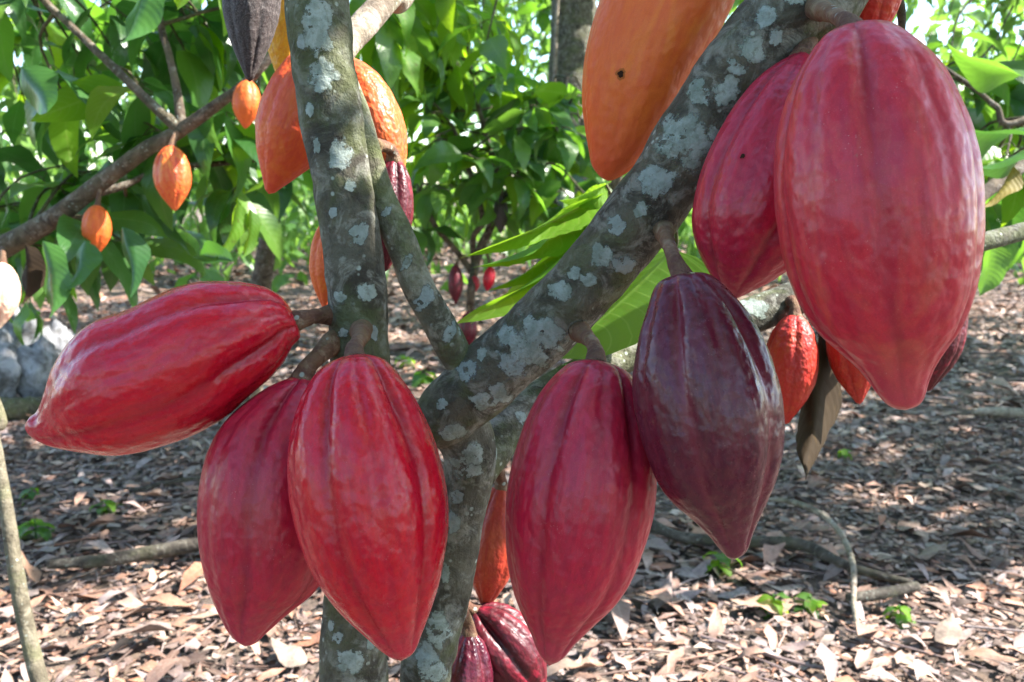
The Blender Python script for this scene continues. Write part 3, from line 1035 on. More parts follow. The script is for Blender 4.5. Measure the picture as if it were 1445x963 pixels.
# C
cc = lambda l: scl(l, 260, 440, 1.8425)
C_ = from_outline(*cc([(440, 113), (565, 908)]),
                  cc([(375, 130), (318, 200), (283, 300), (274, 400), (282, 500), (305, 600), (350, 700), (410, 780), (470, 838), (520, 885)]),
                  cc([(520, 128), (580, 200), (635, 300), (668, 400), (685, 500), (683, 600), (665, 700), (640, 780), (615, 845), (597, 890)]))
build_pod('bright red glossy pod hanging upright right in front of the lichened trunk', 'red', C_, .565, tilt=-.02, seed=8.4, phase=1.27, wart=1.5, stalk=[(500, 492, .59), (507, 480, .615), (510, 466, .66)], stalk_r=.0058)
# B
B_ = from_outline(*cc([(305, 168), (158, 870)]),
                  cc([(250, 180), (195, 208), (125, 260), (85, 310), (52, 390), (38, 490), (40, 590), (60, 690), (90, 775), (122, 838)]),
                  cc([(345, 185), (375, 260), (392, 350), (402, 450), (398, 560), (375, 660), (335, 735), (260, 797), (205, 845), (180, 866)]))
build_pod('red pod tucked behind the bright red one, below the level pod', 'rose', B_, .63, tilt=-.02, seed=12.7, phase=.95, stalk=[(432, 522, .64), (450, 502, .655), (474, 482, .675)], stalk_r=.007)
# D
dd = lambda l: scl(l, 680, 480, 2.006)
D_ = from_outline(*dd([(325, 57), (190, 922)]),
                  dd([(245, 70), (190, 115), (145, 180), (110, 260), (85, 340), (69, 430), (65, 520), (70, 620), (85, 700), (110, 770), (138, 830), (158, 880)]),
                  dd([(395, 66), (440, 130), (472, 220), (487, 320), (491, 400), (487, 460), (474, 530), (450, 610), (420, 680), (380, 740), (320, 800), (268, 855), (225, 905)]))
build_pod('crimson pod hanging below the fork beside the dark maroon pod', 'rose', D_, .60, tilt=-.01, seed=17.3, phase=1.5, ridge=0.9, stalk=[(840, 495, .625), (832, 480, .645), (818, 468, .68)], stalk_r=.0058)
# E
ee = lambda l: scl(l, 860, 360, 2.14)
E_ = from_outline(*ee([(222, 55), (376, 920)]),
                  ee([(145, 82), (108, 170), (80, 260), (65, 350), (65, 430), (80, 520), (102, 600), (140, 690), (190, 752), (250, 802), (300, 850), (332, 888)]),
                  ee([(305, 64), (378, 130), (430, 200), (470, 280), (500, 370), (518, 450), (522, 530), (515, 600), (495, 680), (470, 740), (445, 800), (427, 850), (413, 900)]))
build_pod('dark maroon glossy pod hanging under the lichened limb', 'maroon', E_, .555, tilt=-.01, seed=21.9, phase=1.42, ridge=1.15, wart=1.2, stalk=[(952, 368, .575), (944, 346, .60), (936, 325, .645)], stalk_r=.0052)
# F
F_ = from_outline((1207, 35), (1277, 579),
                  [(1166, 44), (1142, 75), (1119, 115), (1104, 164), (1097, 214), (1097, 264), (1102, 319), (1114, 379), (1134, 429), (1160, 470), (1190, 498), (1214, 520), (1229, 540), (1241, 558), (1256, 573)],
                  [(1252, 40), (1284, 60), (1309, 85), (1330, 115), (1349, 160), (1361, 199), (1369, 239), (1375, 289), (1375, 329), (1371, 369), (1364, 414), (1349, 462), (1331, 490), (1316, 516), (1307, 540), (1303, 557), (1296, 572)])
build_pod('largest pod, pinkish red with a blunt nippled tip, at the right', 'pink', F_, .50, tilt=.0, seed=26.2, phase=1.3, ridge=0.95, wart=1.3, stalk=[(1190, 28, .52), (1172, 20, .55), (1150, 12, .60)], stalk_r=.0055)
# G
G_ = from_outline((1135, 72), (1034, 423),
                  [(1104, 85), (1068, 112), (1030, 160), (1000, 215), (984, 260), (977, 300), (980, 330), (990, 360), (1005, 389), (1020, 410)],
                  [(1160, 95), (1180, 140), (1188, 200), (1182, 260), (1165, 320), (1135, 365), (1095, 395), (1065, 410)])
pod_g = build_pod('dusky red pod half hidden behind the largest pod, against the limb', 'rose', G_, .605, seed=31.5, phase=.8, stalk=[(1142, 55, .62), (1135, 30, .635)], stalk_r=.006)
# H
H_ = from_outline((962, -172), (857, 255),
                  [(925, -165), (888, -130), (864, -80), (847, -5), (833, 42), (824, 84), (821, 137), (825, 179), (830, 208), (835, 233), (845, 249)],
                  [(1000, -160), (1035, -120), (1047, -65), (1040, -10), (1018, 40), (988, 95), (958, 150), (934, 187), (908, 224), (883, 245)])
pod_h = build_pod('smooth orange pod hanging at top behind the lichened limb', 'orange', H_, .70, seed=36.8, phase=1.1, ridge=0.35, wart=.45, stalk=[(975, -190, .69), (1010, -205, .66), (1090, -215, .66)], stalk_r=.006)


def egg(base, tip, hw, n=60, blunt=0.5, neck=0.9):
    """plain pod outline in pixels: shoulder, belly, pointed tip"""
    b, t = np.array(base, float), np.array(tip, float)
    u = (1 - np.cos(np.linspace(0, math.pi, n))) / 2
    prof = np.interp(u, [0, .03, .08, .18, .32, .48, .62, .76, .87, .94, .98, 1.0], [.0, .30, .52, .78, .95, 1.0, .93, .70, .42, .23, .13, 0.0])
    k = np.ones(3) / 3
    prof = np.concatenate([prof[:1], np.convolve(prof, k, 'valid'), prof[-1:]])
    return np.c_[b + np.outer(u, t - b), prof * hw + 0.02]


def small_pod(label, mat, base, tip, hw, depth, stalk=None, nr=60, ns=60, ridge=1.0, wart=1.0, seed=1.0, phase=.3, tilt=0.0, **k):
    return build_pod(label, mat, egg(base, tip, hw, nr), depth, tilt=tilt, ns=ns, ridge=ridge, wart=wart, seed=seed, phase=phase, stalk=stalk, **k)


small_pod('shrivelled black dead pod hanging left of the trunk at the top', 'dead', (360, -130), (352, 116), 42, .80, [(370, -150, .80), (400, -165, .74), (432, -170, .69)], nr=90, ns=90, ridge=1.1, wart=2.0, seed=41)
small_pod('yellow pod squeezed between the black dead pod and trunk', 'yellow', (425, -95), (398, 122), 40, .90, [(430, -130, .85), (436, -140, .70)], ridge=.5, seed=43)
small_pod('orange red pod peeking out left of the trunk', 'tangerine', (462, 62), (379, 274), 56, .80, [(466, 52, .77), (464, 48, .70)], nr=100, ns=100, ridge=.5, wart=.6, seed=45, phase=.2)
small_pod('sunlit amber and orange pod right of the trunk, behind the thin branch', 'sunset', (486, 82), (562, 275), 47, .82, [(480, 70, .79), (470, 66, .70)], nr=90, ns=90, ridge=.7, wart=.6, seed=47, phase=.9)
small_pod('dark red black-shouldered pod hanging behind the thin branch', 'dark', (556, 222), (543, 384), 35, .79, [(552, 212, .78), (536, 205, .75), (524, 208, .71)], nr=90, ns=90, ridge=1.1, wart=1.5, seed=49, phase=.5)
small_pod('narrow orange pod hanging low behind the left of the trunk', 'orange', (468, 305), (459, 439), 27, .78, [(470, 295, .76), (478, 292, .70)], seed=51)
small_pod('red pod with yellow ribs on the back limb beside the dead brown leaf', 'scarlet', (1122, 442), (1109, 599), 38, .97, [(1121, 432, .975), (1117, 425, .985)], nr=100, ns=100, seed=53, phase=1.1, ridge=.7)
small_pod('orange red pod mostly hidden behind the largest pod tip', 'scarlet', (1192, 425), (1213, 571), 35, .97, [(1190, 412, .985), (1188, 402, 1.0)], nr=80, ns=80, seed=55)
small_pod('dark sunspotted pod just right of the largest pod tip', 'dark', (1338, 395), (1309, 553), 36, .90, [(1340, 380, .95), (1342, 360, 1.05)], nr=80, ns=80, ridge=1.3, wart=1.6, seed=57)
small_pod('orange red pod cut by the top edge above the largest pod', 'scarlet', (1228, -150), (1230, 72), 52, .67, [(1225, -160, .66), (1215, -150, .63)], nr=100, ns=100, seed=59, phase=.9)
small_pod('rusty orange pod hanging behind the right stem', 'rust', (708, 683), (684, 862), 37, .85, [(706, 672, .84), (694, 640, .80)], nr=90, ns=90, seed=61, ridge=.6)
small_pod('warty dark pod with a sunlit pink side at the foot of the stem', 'dark', (668, 858), (768, 985), 52, .84, [(658, 855, .83), (640, 852, .80)], nr=110, ns=110, ridge=1.9, wart=2.2, seed=63, phase=.75)
small_pod('dusty maroon pod cut by the bottom edge beside the stem', 'maroon', (662, 890), (652, 1060), 40, .81, [(660, 878, .81), (648, 862, .80)], nr=100, ns=100, ridge=1.0, wart=1.5, seed=65, phase=1.4)

# dark bore holes
hm, hnt, hout = new_mat('bore_hole')
hb = NT(hnt).principled((0.03, 0.014, 0.008), 0.9, 0.1)
hnt.links.new(hb.outputs[0], hout.inputs[0])


halo, hnt, hout = new_mat('scab')
hb = NT(hnt).principled((0.36, 0.10, 0.025), 0.8, 0.1)
hnt.links.new(hb.outputs[0], hout.inputs[0])


def bore(pod, px, py, r, mat=hm, up=.0007):
    husk = [c for c in pod.children if c.name.startswith('husk')][0]
    me = husk.data
    b = BVHTree.FromPolygons([tuple(v.co + pod.location) for v in me.vertices], [tuple(p.vertices) for p in me.polygons])
    d = (P(px, py, 1) - CAM).normalized()
    loc, nor, _, dist = b.ray_cast(CAM, d)
    if loc is None:
        return
    if nor.dot(d) > 0:
        nor = -nor
    ux = nor.orthogonal().normalized()
    uy = nor.cross(ux)
    V = [tuple(loc + nor * up - pod.location)]
    for s_ in range(18):
        a_ = s_ / 18 * 6.28318
        k = r * dist / FPX * (1 + .6 * noise.noise(Vector((math.cos(a_) * 2, math.sin(a_) * 2, px))))
        q = loc + ux * math.cos(a_) * k + uy * math.sin(a_) * k
        h = b.find_nearest(q)
        V.append(tuple(h[0] + nor * (up - .0002) - pod.location))
    F = [(0, i + 1, (i + 1) % 18 + 1) for i in range(18)]
    link('bore_hole' if mat is hm else 'scab', mesh_from('bore_hole', V, F), husk, mat)


bore(pod_h, 876, 105, 7, halo, .0003)
bore(pod_h, 876, 105, 4.2)
bore(pod_g, 1048, 221, 3.5)

# young leaves and the dead leaf of the main tree
def big_leaf(root, mat, base, tip, side, width, name='leaf', label=None, nu=12, nv=26, petiole=None, **kw):
    b, t = Vector(base), Vector(tip)
    y = (t - b)
    L = y.length
    y.normalize()
    x = Vector(side) - y * Vector(side).dot(y)
    x.normalize()
    z = x.cross(y)
    V, F, U = leaf_grid(nu, nv, **kw)
    M = Matrix((x, y, z)).transposed()
    VV = [(M @ Vector((v[0] * width, v[1] * L, v[2] * L))) + b - root.location for v in V]
    me = mesh_from(name, [tuple(v) for v in VV], F, U)
    o = link(name, me, root, mat)
    if label:
        o['label'] = label
    if petiole:
        link('petiole', tube_mesh('petiole', rel([b + y * .004] + [Vector(p) for p in petiole], root.location), [.0016, .0018, .0026][:1 + len(petiole)], n=10, sides=8), o, TWIG)
    return o


lime = [((858, 258, 1.00), (798, 292, .97), .045, (.5, .2, .6)),
        ((836, 282, 1.02), (684, 364, .90), .036, (.3, .45, .75)),
        ((842, 292, 1.03), (700, 392, .93), .024, (.4, .3, .7)),
        ((850, 300, 1.04), (716, 425, .95), .022, (.4, .35, .7)),
        ((850, 316, 1.02), (667, 474, .92), .024, (.42, .35, .75)),
        ((845, 325, 1.05), (690, 462, .96), .026, (.4, .4, .7)),
        ((840, 335, 1.06), (742, 440, .98), .036, (.2, .6, .7))]
for i, (b, t, wd, sd) in enumerate(lime):
    big_leaf(tree, LEAF_L, P(*b), P(*t), sd, wd, fold=.5, droop=.35, seed=40 + i, wide=.9, wave=.10, twist=.4 - .25 * i, ragged=.16, nv=34, label='bright lime green leaf lit through by the sun' if i == 1 else None, petiole=[P(868, 285, .99), P(884, 300, .76)])
big_leaf(tree, LEAF_M, P(948, 352, .93), P(762, 552, .84), (.75, -.2, .45), .27, fold=.18, droop=.25, seed=47, wide=.82, wave=.06, ragged=.04, label='broad translucent green leaf behind the limb', petiole=[P(955, 345, .92), P(950, 300, .72)])
big_leaf(tree, LEAF_B, P(1156, 470, .99), P(1148, 690, .95), (.75, -.5, .1), .062, fold=.45, droop=.3, seed=49, wide=.95, wave=.16, twist=1.1, curl=.5, ragged=.08, label='dead brown leaf hanging limp', petiole=[P(1160, 440, 1.0), P(1155, 412, 1.02)], name='dead_leaf')

crown = Mass()
tw = TwigSet()
HOT = [P(230, 520, .62), P(100, 590, .62), P(360, 720, .62), P(520, 700, .57), P(520, 560, .57), P(820, 700, .6), P(990, 560, .56), P(1235, 300, .5), P(1235, 120, .5), P(1240, 460, .5), P(1060, 260, .6), P(930, 100, .66),
       P(470, 200, .68), P(490, 400, .68), P(700, 510, .7), P(900, 310, .66), P(1060, 80, .64), P(640, 760, .77), P(500, 920, .7), P(820, 860, .6), P(560, 850, .57), P(350, 850, .63), P(1010, 720, .56)]
for k in range(150):
    # the tree's own crown, above the frame, where it keeps the sun off its pods
    h = HOT[k % len(HOT)]
    g = random.uniform(.95, 1.9)
    e = h + SUNV * (g / SUNV.z) + Vector((random.gauss(0, .06), random.gauss(0, .05), 0))
    a = Vector((min(1.25, e.x * .6 + .2), .78, min(e.z, 1.5 + .8 * e.x)))
    sprig(tree, tw, crown, a, e, ['leaf_green'], 7, .23, as_parts=False, petioles=False)
crown.build('foliage', LEAF, tree, ROOT)
tw.build('twigs', TWIG, tree)

# ------------------------------------------------------------------ neighbouring trees
NEIGH = 'cacao trees growing behind the fruiting tree'


def px_branch(root, pts, name='branch', mat=BARK2, n=70, sides=16, rough=.1, low=None, top=None):
    q = [P(a, b, d) for a, b, r, d in pts]
    rd = [r / FPX * d for a, b, r, d in pts]
    for p, r in (low or []):
        q.insert(0, Vector(p))
        rd.insert(0, r)
    for p, r in (top or []):
        q.append(Vector(p))
        rd.append(r)
    link(name, tube_mesh(name, rel(q, root.location), rd, n=n, sides=sides, rough=rough, nscale=30), root, mat)
    return [Vector(c[:3]) for c in catmull([tuple(v) for v in q], 40)]


def nearest(pts, p):
    return min(pts, key=lambda q: (q - Vector(p)).length)


# left tree: its boughs reach in from the left
lt = thing('cacao_tree', 'leafy cacao tree at left with bare boughs and small orange pods', 'tree', Vector((-2.6, 2.5, 0)), NEIGH)
sk = []
sk += px_branch(lt, [(-60, 385, 18, 2.2), (0, 352, 16, 2.15), (70, 312, 14, 2.12), (150, 252, 12, 2.08), (205, 212, 11, 2.04), (255, 184, 10, 2.0), (310, 145, 8, 1.95), (350, 115, 7, 1.9), (400, 60, 5, 1.9)],
                low=[((-1.9, 2.35, .75), .05), ((-2.5, 2.5, .35), .07), ((-2.6, 2.5, -.05), .09)])
sk += px_branch(lt, [(255, 184, 10, 2.0), (215, 148, 7, 2.0), (160, 95, 6, 2.02), (105, 42, 5, 2.05), (60, -2, 5, 2.1), (10, -60, 4, 2.15)])
sk += px_branch(lt, [(256, 180, 8, 2.0), (250, 130, 6, 2.02), (238, 75, 5, 2.03), (228, 40, 5, 2.05), (215, -40, 4, 2.1)])
sk += px_branch(lt, [(120, 275, 8, 2.12), (175, 262, 5, 2.15), (230, 238, 4, 2.2), (300, 232, 4, 2.25), (365, 226, 3, 2.3)])
top_l = [P(random.uniform(-80, 420), random.uniform(-160, -40), random.uniform(1.9, 3.0)) for _ in range(10)]
tw = TwigSet()
mass = Mass()
cl = []
for k in range(54):
    if k < 34:
        px, py, d = random.uniform(-30, 400), random.uniform(-20, 190), random.uniform(2.1, 3.2)
    elif k < 48:
        px, py, d = random.uniform(-20, 420), random.uniform(190, 330), random.uniform(2.2, 3.3)
    else:
        px, py, d = random.uniform(-20, 290), random.uniform(290, 370), random.uniform(2.1, 2.8)
    e = P(px, py, d)
    cl.append(e)
    a = nearest(sk, e)
    if (a - e).length > .8:
        a = e + Vector((random.uniform(-.2, .2), random.uniform(0, .3), .35))
    sprig(lt, tw, None, a, e, ['leaf_green', 'leaf_deep', 'leaf_deep', 'leaf_deep', 'leaf_lime'] if py < 200 else ['leaf_deep', 'leaf_green', 'leaf_deep'], 6, .21, droop=(-.2, 1.15))
for b, t, wd, m in (((205, -40, 1.75), (190, 78, 1.72), .11, LEAF_D), ((250, -45, 1.8), (262, 28, 1.75), .07, LEAF_L), ((336, 285, 2.1), (314, 378, 2.05), .06, LEAF_L), ((352, 295, 2.1), (351, 374, 2.05), .05, LEAF_L), ((172, 320, 1.95), (203, 428, 1.9), .07, LEAF_D),
                    ((60, 340, 1.9), (88, 455, 1.88), .09, LEAF_D), ((35, 345, 1.95), (48, 440, 1.9), .08, LEAF_B), ((330, 370, 2.0), (262, 352, 2.1), .06, LEAF_D), ((120, 340, 1.95), (105, 420, 1.9), .09, LEAF_D), ((30, 95, 1.9), (85, 170, 1.85), .11, LEAF_D)):
    big_leaf(lt, m, P(*b), P(*t), (.8, -.2, .3), wd, fold=.3, droop=.3, seed=random.randrange(99), wide=.9, wave=.06, nu=6, nv=12)
for k in range(60):
    e = P(random.uniform(-500, 420), random.uniform(-420, -60), random.uniform(1.8, 3.4))
    sprig(lt, tw, mass, e + Vector((0, .1, .3)), e, ['leaf_green'], 7, .22, as_parts=False, petioles=False)
mass.build('foliage', LEAF, lt, lt.location)
tw.build('twigs', TWIG, lt)
small_pod('small orange pod in shade close below the black dead pod', 'orange', (350, 113), (346, 182), 20, 1.88, [(352, 106, 1.88)], seed=71, ridge=.8, stalk_r=.006)
small_pod('small orange pod with a brilliant sunlit flank under the bough', 'sunset', (241, 205), (247, 298), 26, 1.95, [(246, 194, 1.97), (252, 186, 2.0)], seed=73, ridge=1.0, stalk_r=.006)
small_pod('smallest orange pod hanging lowest on the left bough', 'orange', (137, 289), (136, 361), 20, 2.05, [(140, 274, 2.07), (142, 260, 2.09)], seed=75, ridge=1.0, stalk_r=.005)
small_pod('pod painted pale for sun glare, cut by the left edge of the picture', 'sun_glare', (4, 370), (-4, 466), 26, 1.85, [(4, 360, 1.95), (4, 352, 2.1)], seed=77, stalk_r=.006)
small_pod('tiny reddish pod deep among the left leaves', 'scarlet', (178, 289), (180, 322), 9, 2.4, [(178, 280, 2.35), (176, 264, 2.17)], seed=79, stalk_r=.004, nr=30, ns=30)

# the sapling in the middle
cs = thing('cacao_sapling', 'young cacao sapling with shiny dark leaves in the middle distance', 'tree', G(672, 512), NEIGH)
sk = px_branch(cs, [(664, 440, 6, 3.5), (672, 370, 6, 3.45), (690, 325, 6, 3.4), (706, 290, 6, 3.4), (700, 240, 5, 3.4), (688, 200, 4, 3.4), (668, 120, 3, 3.4), (660, 60, 3, 3.4)], low=[(G(672, 512) + Vector((0, 0, -.03)), .022)])
sk += px_branch(cs, [(706, 292, 5, 3.4), (728, 250, 4, 3.4), (755, 215, 3, 3.4), (790, 170, 3, 3.4), (800, 110, 3, 3.4)])
sk += px_branch(cs, [(668, 385, 5, 3.45), (640, 350, 4, 3.4), (615, 320, 4, 3.35), (590, 270, 3, 3.3)])
sk += px_branch(cs, [(668, 372, 4, 3.45), (668, 335, 4, 3.4), (680, 300, 4, 3.35), (640, 180, 3, 3.3)])
tw = TwigSet()
for k in range(60):
    e = P(random.uniform(575, 835), random.uniform(75, 300) if k % 4 else random.uniform(60, 330), random.uniform(3.0, 3.8))
    a = nearest(sk, e)
    sprig(cs, tw, None, a, e, ['leaf_deep', 'leaf_green', 'leaf_green', 'leaf_green', 'leaf_lime'], 5, .175, droop=(-.1, 1.0))
tw.build('twigs', TWIG, cs)
small_pod('small dark maroon pod on the sapling stem', 'dark', (643, 373), (643, 430), 11, 3.3, [(648, 366, 3.35), (655, 362, 3.42)], seed=81, nr=30, ns=30, stalk_r=.005)
small_pod('little bright red pod beside the sapling stem', 'red', (693, 376), (687, 412), 9, 3.3, [(690, 368, 3.35), (684, 345, 3.42)], seed=83, nr=30, ns=30, stalk_r=.005)
small_pod('tiny pink pod between two others on the sapling', 'pink', (670, 389), (671, 412), 7, 3.35, [(671, 382, 3.4)], seed=85, nr=30, ns=30, stalk_r=.004)
small_pod('red and yellow striped pod low on the sapling stem', 'dark', (660, 440), (662, 490), 13, 3.3, [(662, 430, 3.4), (664, 424, 3.46)], seed=87, nr=40, ns=40, ridge=1.6, stalk_r=.005)
small_pod('blackened little pod in the sapling fork', 'dead', (707, 278), (706, 330), 11, 3.3, [(707, 270, 3.36)], seed=89, nr=30, ns=30, stalk_r=.004)

# tree whose backlit leaves hang at the top middle
ut = thing('cacao_tree', 'cacao tree with backlit yellow green leaves at the top middle', 'tree', Vector((-1.3, 4.2, 0)), NEIGH)
sk = px_branch(ut, [(560, 60, 8, 3.6), (590, 10, 7, 3.3), (620, -60, 6, 3.0)], low=[((-.95, 4.0, 1.3), .03), ((-1.2, 4.2, .6), .05), ((-1.3, 4.2, -.05), .07)])
tw = TwigSet()
mass = Mass()
for k in range(24):
    e = P(random.uniform(500, 700), random.uniform(-30, 110), random.uniform(2.5, 3.6))
    sprig(ut, tw, None, nearest(sk, e) if k % 2 else e + Vector((.05, .1, .3)), e, ['leaf_lime', 'leaf_lime', 'leaf_green'], 6, .2, droop=(.1, 1.2))
for k in range(22):
    e = Vector((random.uniform(-2.0, 1.6), random.uniform(2.9, 5.4), random.uniform(2.2, 3.6)))
    sprig(ut, tw, mass, e + Vector((0, .1, .3)), e, ['leaf_green'], 7, .22, as_parts=False, petioles=False)
mass.build('foliage', LEAF, ut, ut.location)
tw.build('twigs', TWIG, ut)

# right tree
rt = thing('cacao_tree', 'cacao tree reaching in from the right edge with grey twigs', 'tree', Vector((2.7, 2.6, 0)), NEIGH)
sk = px_branch(rt, [(1330, 322, 5, 1.9), (1377, 283, 9, 1.95), (1412, 256, 10, 2.0), (1460, 222, 11, 2.05), (1540, 190, 13, 2.15)], low=None, top=[((1.9, 2.4, 1.25), .032), ((2.4, 2.6, .9), .05), ((2.65, 2.6, .4), .07), ((2.7, 2.6, -.05), .09)], mat=BARK2)
sk += px_branch(rt, [(1445, 170, 5, 2.3), (1405, 150, 4, 2.3), (1375, 125, 3, 2.3), (1330, 95, 3, 2.3)], low=[((1.75, 2.4, 1.5), .012)])
tw = TwigSet()
mass = Mass()
for k in range(34):
    e = P(random.uniform(1295, 1500), random.uniform(60, 340), random.uniform(2.2, 3.8))
    a = nearest(sk, e)
    if (a - e).length > .7:
        a = e + Vector((.15, .1, .3))
    sprig(rt, tw, None, a, e, ['leaf_green', 'leaf_deep', 'leaf_green', 'leaf_lime'], 6, .2, droop=(.1, 1.1))
for b, t, wd, m in (((1400, 345, 1.8), (1392, 425, 1.78), .09, LEAF), ((1440, 180, 1.7), (1365, 205, 1.6), .13, LEAF_D), ((1430, 235, 1.75), (1392, 310, 1.7), .05, LEAF_Y), ((1450, 100, 2.0), (1340, 90, 1.9), .1, LEAF), ((1470, 195, 1.8), (1375, 260, 1.75), .12, LEAF_D)):
    big_leaf(rt, m, P(*b), P(*t), (.3, -.7, .3), wd, fold=.3, droop=.3, seed=random.randrange(99), wide=.9, wave=.06, nu=6, nv=12)
for k in range(560):
    e = Vector((random.uniform(0.3, 6.3), random.uniform(2.72, 6.2), random.uniform(2.6, 4.2)))
    sprig(rt, None, mass, e + Vector((0, .1, .3)), e, ['leaf_green'], 7, .26, as_parts=False, petioles=False)
mass.build('foliage', LEAF, rt, rt.location)
tw.build('twigs', TWIG, rt)

# thick old trunk further back
ot = thing('shade_tree', 'thick grey shade tree trunk with a vine, far behind', 'tree', Vector((.35, 6.2, 0)))
px_branch(ot, [(800, 330, 29, 6.0), (800, 200, 29, 6.0), (805, 90, 30, 6.0), (810, 0, 31, 6.0), (815, -150, 30, 6.0)], name='trunk', mat=BARK, n=80, sides=32, low=[((.40, 6.0, -.1), .19)], top=[((.55, 6.1, 4.5), .12), ((.7, 6.2, 6.5), .05)])
px_branch(ot, [(790, 300, 3, 5.86), (778, 200, 3, 5.84), (783, 100, 3, 5.84), (785, 40, 3, 5.84), (790, -60, 3, 5.84)], name='vine', mat=BARK3, n=40, sides=6)
mass = Mass()
for k in range(60):
    e = Vector((random.uniform(-2.2, 3.6), random.uniform(4.8, 8), random.uniform(3.6, 6.4)))
    sprig(ot, None, mass, e + Vector((0, .1, .3)), e, ['leaf_green'], 8, .26, as_parts=False)
mass.build('foliage', LEAF_F, ot, ot.location)


# trees between 5 and 10 m
def mid_tree(x, y, label, h, spread, nparts, nmass, low=.7, mat='leaf_green'):
    t = thing('cacao_tree', label, 'tree', Vector((x, y, 0)), NEIGH)
    lean = random.uniform(-.12, .12)
    top = Vector((x + lean, y, h * .62))
    link('trunk', tube_mesh('trunk', rel([(x, y, -.05), (x + lean * .3, y, h * .25), top], t.location), [.085, .065, .05], n=30, sides=14, rough=.12, nscale=12), t, BARK2)
    sk = []
    for k in range(6):
        a = k * 1.05 + random.uniform(-.3, .3)
        e = top + Vector((math.cos(a) * spread * .8, math.sin(a) * spread * .8, h * random.uniform(.08, .4)))
        m = (top + e) / 2 + Vector((0, 0, .15))
        link('branch', tube_mesh('branch', rel([top, m, e], t.location), [.036, .024, .009], n=14, sides=8, rough=.1, nscale=12), t, BARK2)
        sk += [Vector(c) for c in catmull([tuple(top), tuple(m), tuple(e)], 10)][3:]
    tw, mass = TwigSet(), Mass()
    for k in range(nparts + nmass):
        a, rr = random.uniform(0, 6.28), math.sqrt(random.random()) * spread
        e = Vector((x + math.cos(a) * rr, y + math.sin(a) * rr * .8, random.uniform(low, h)))
        at = nearest(sk, e)
        if (at - e).length > 1.3:
            at = e + Vector((0, 0, .4))
        sprig(t, tw, mass, at, e, [mat, 'leaf_green', 'leaf_lime', 'leaf_deep'], 7, .24, as_parts=(k < nparts and e.y < y + .2), petioles=False, droop=(-.35, 1.15))
    mass.build('foliage', LEAF_F, t, t.location)
    tw.build('twigs', TWIG, t)


mid_tree(-3.6, 5.6, 'bushy cacao tree behind the bare bough at far left', 3.3, 1.7, 28, 70, low=.35)
mid_tree(-1.25, 7.2, 'cacao tree behind the trunk, its lower leaves over pale litter', 3.4, 1.7, 28, 80, low=.5)
mid_tree(1.0, 8.4, 'cacao tree in deep shade behind the thin sapling', 3.6, 1.9, 28, 90, low=.45)
mid_tree(4.3, 6.4, 'sunny cacao tree seen past the right side of the largest pod', 3.6, 1.9, 28, 90, low=.45)
mid_tree(3.0, 10.5, 'pale distant cacao tree between the limb and the largest pod', 3.8, 2.1, 16, 100, low=.3)
mid_tree(-5.6, 9.5, 'distant cacao tree at the left edge, behind the rocks', 3.8, 2.2, 16, 100, low=.3)

# unseen trees added behind the camera; crowns shaped to block sky except one gap
rear_blockers = []
for x, y, h, lab in ((3.4, -1.6, 4.2, 'unseen cacao tree added to the right to block sky, behind the photographer'), (1.2, -4.6, 5.0, 'tall unseen cacao tree added to block sky straight behind the photographer'),
                     (-4.4, -.6, 3.6, 'cacao tree added out of view to block sky at the left of the boughs'), (-3.6, -5.8, 3.2, 'low unseen cacao tree added to block sky behind the photographer on the left')):
    t = thing('cacao_tree', lab, 'tree', Vector((x, y, 0)), NEIGH)
    link('trunk', tube_mesh('trunk', [(0, 0, -.05), (.1, 0, h * .3), (.05, .1, h * .65), (-.1, 0, h)], [.085, .065, .045, .01], n=30, sides=12, rough=.12, nscale=12), t, BARK2)
    rear_blockers.append((t, Mass()))
for k in range(850):
    az, el = R(random.uniform(95, 285)), R(random.uniform(-8, 84))
    d = Vector((math.sin(az) * math.cos(el), math.cos(az) * math.cos(el), math.sin(el)))
    edge = max(abs(az - R(211)) / R(29), abs(el - R(39)) / R(23))
    if edge < random.uniform(.75, 1.3):
        continue
    e = CAM + d * random.uniform(2.6, 5.0)
    if e.z < .3 or e.y > .4:
        continue
    t, m_ = min(rear_blockers, key=lambda q: (q[0].location.xy - e.xy).length)
    sprig(t, None, m_, e + Vector((0, .1, .3)), e, ['leaf_green'], 9, .27, as_parts=False)
for t, m_ in rear_blockers:
    m_.build('foliage', LEAF, t, t.location)

far = Mass()
for k in range(760):
    c = Vector((random.uniform(-15, 15), random.uniform(9.5, 18), 0))
    c.z = random.uniform(.1, 1.3) if k % 2 else random.uniform(1.4, 6.5)
    for i in range(26):
        p = c + Vector((random.gauss(0, .55), random.gauss(0, .45), random.gauss(0, .38)))
        if p.z < .1:
            continue
        a = random.uniform(0, 6.28)
        far.add(p, leaf_frame(Vector((math.cos(a), math.sin(a), 0)), random.uniform(0, 1.2), random.gauss(0, .5)), random.uniform(.2, .36))
fo = far.build('distant_foliage', LEAF_F, None, Vector((0, 0, 0)))
fo['label'] = 'dense pale green mass of foliage closing off the plantation'
fo['category'] = 'foliage'


# ------------------------------------------------------------------ things on the ground
def lying(name, label, cat, pts, rad, mat, n=60, sides=16, rough=.15, group=None, root_px=None, split=None):
    pts = [Vector(p) for p in pts]
    root = pts[0].copy()
    o = link(name, tube_mesh(name, rel(pts, root), rad, n=n, sides=sides, rough=rough, nscale=22), None, mat, root)
    o['label'] = label
    o['category'] = cat
    if group:
        o['group'] = group
    return o


def on_ground(px, py, z):
    g = G(px, py)
    return Vector((g.x, g.y, ground_height(g.x, g.y) + z))


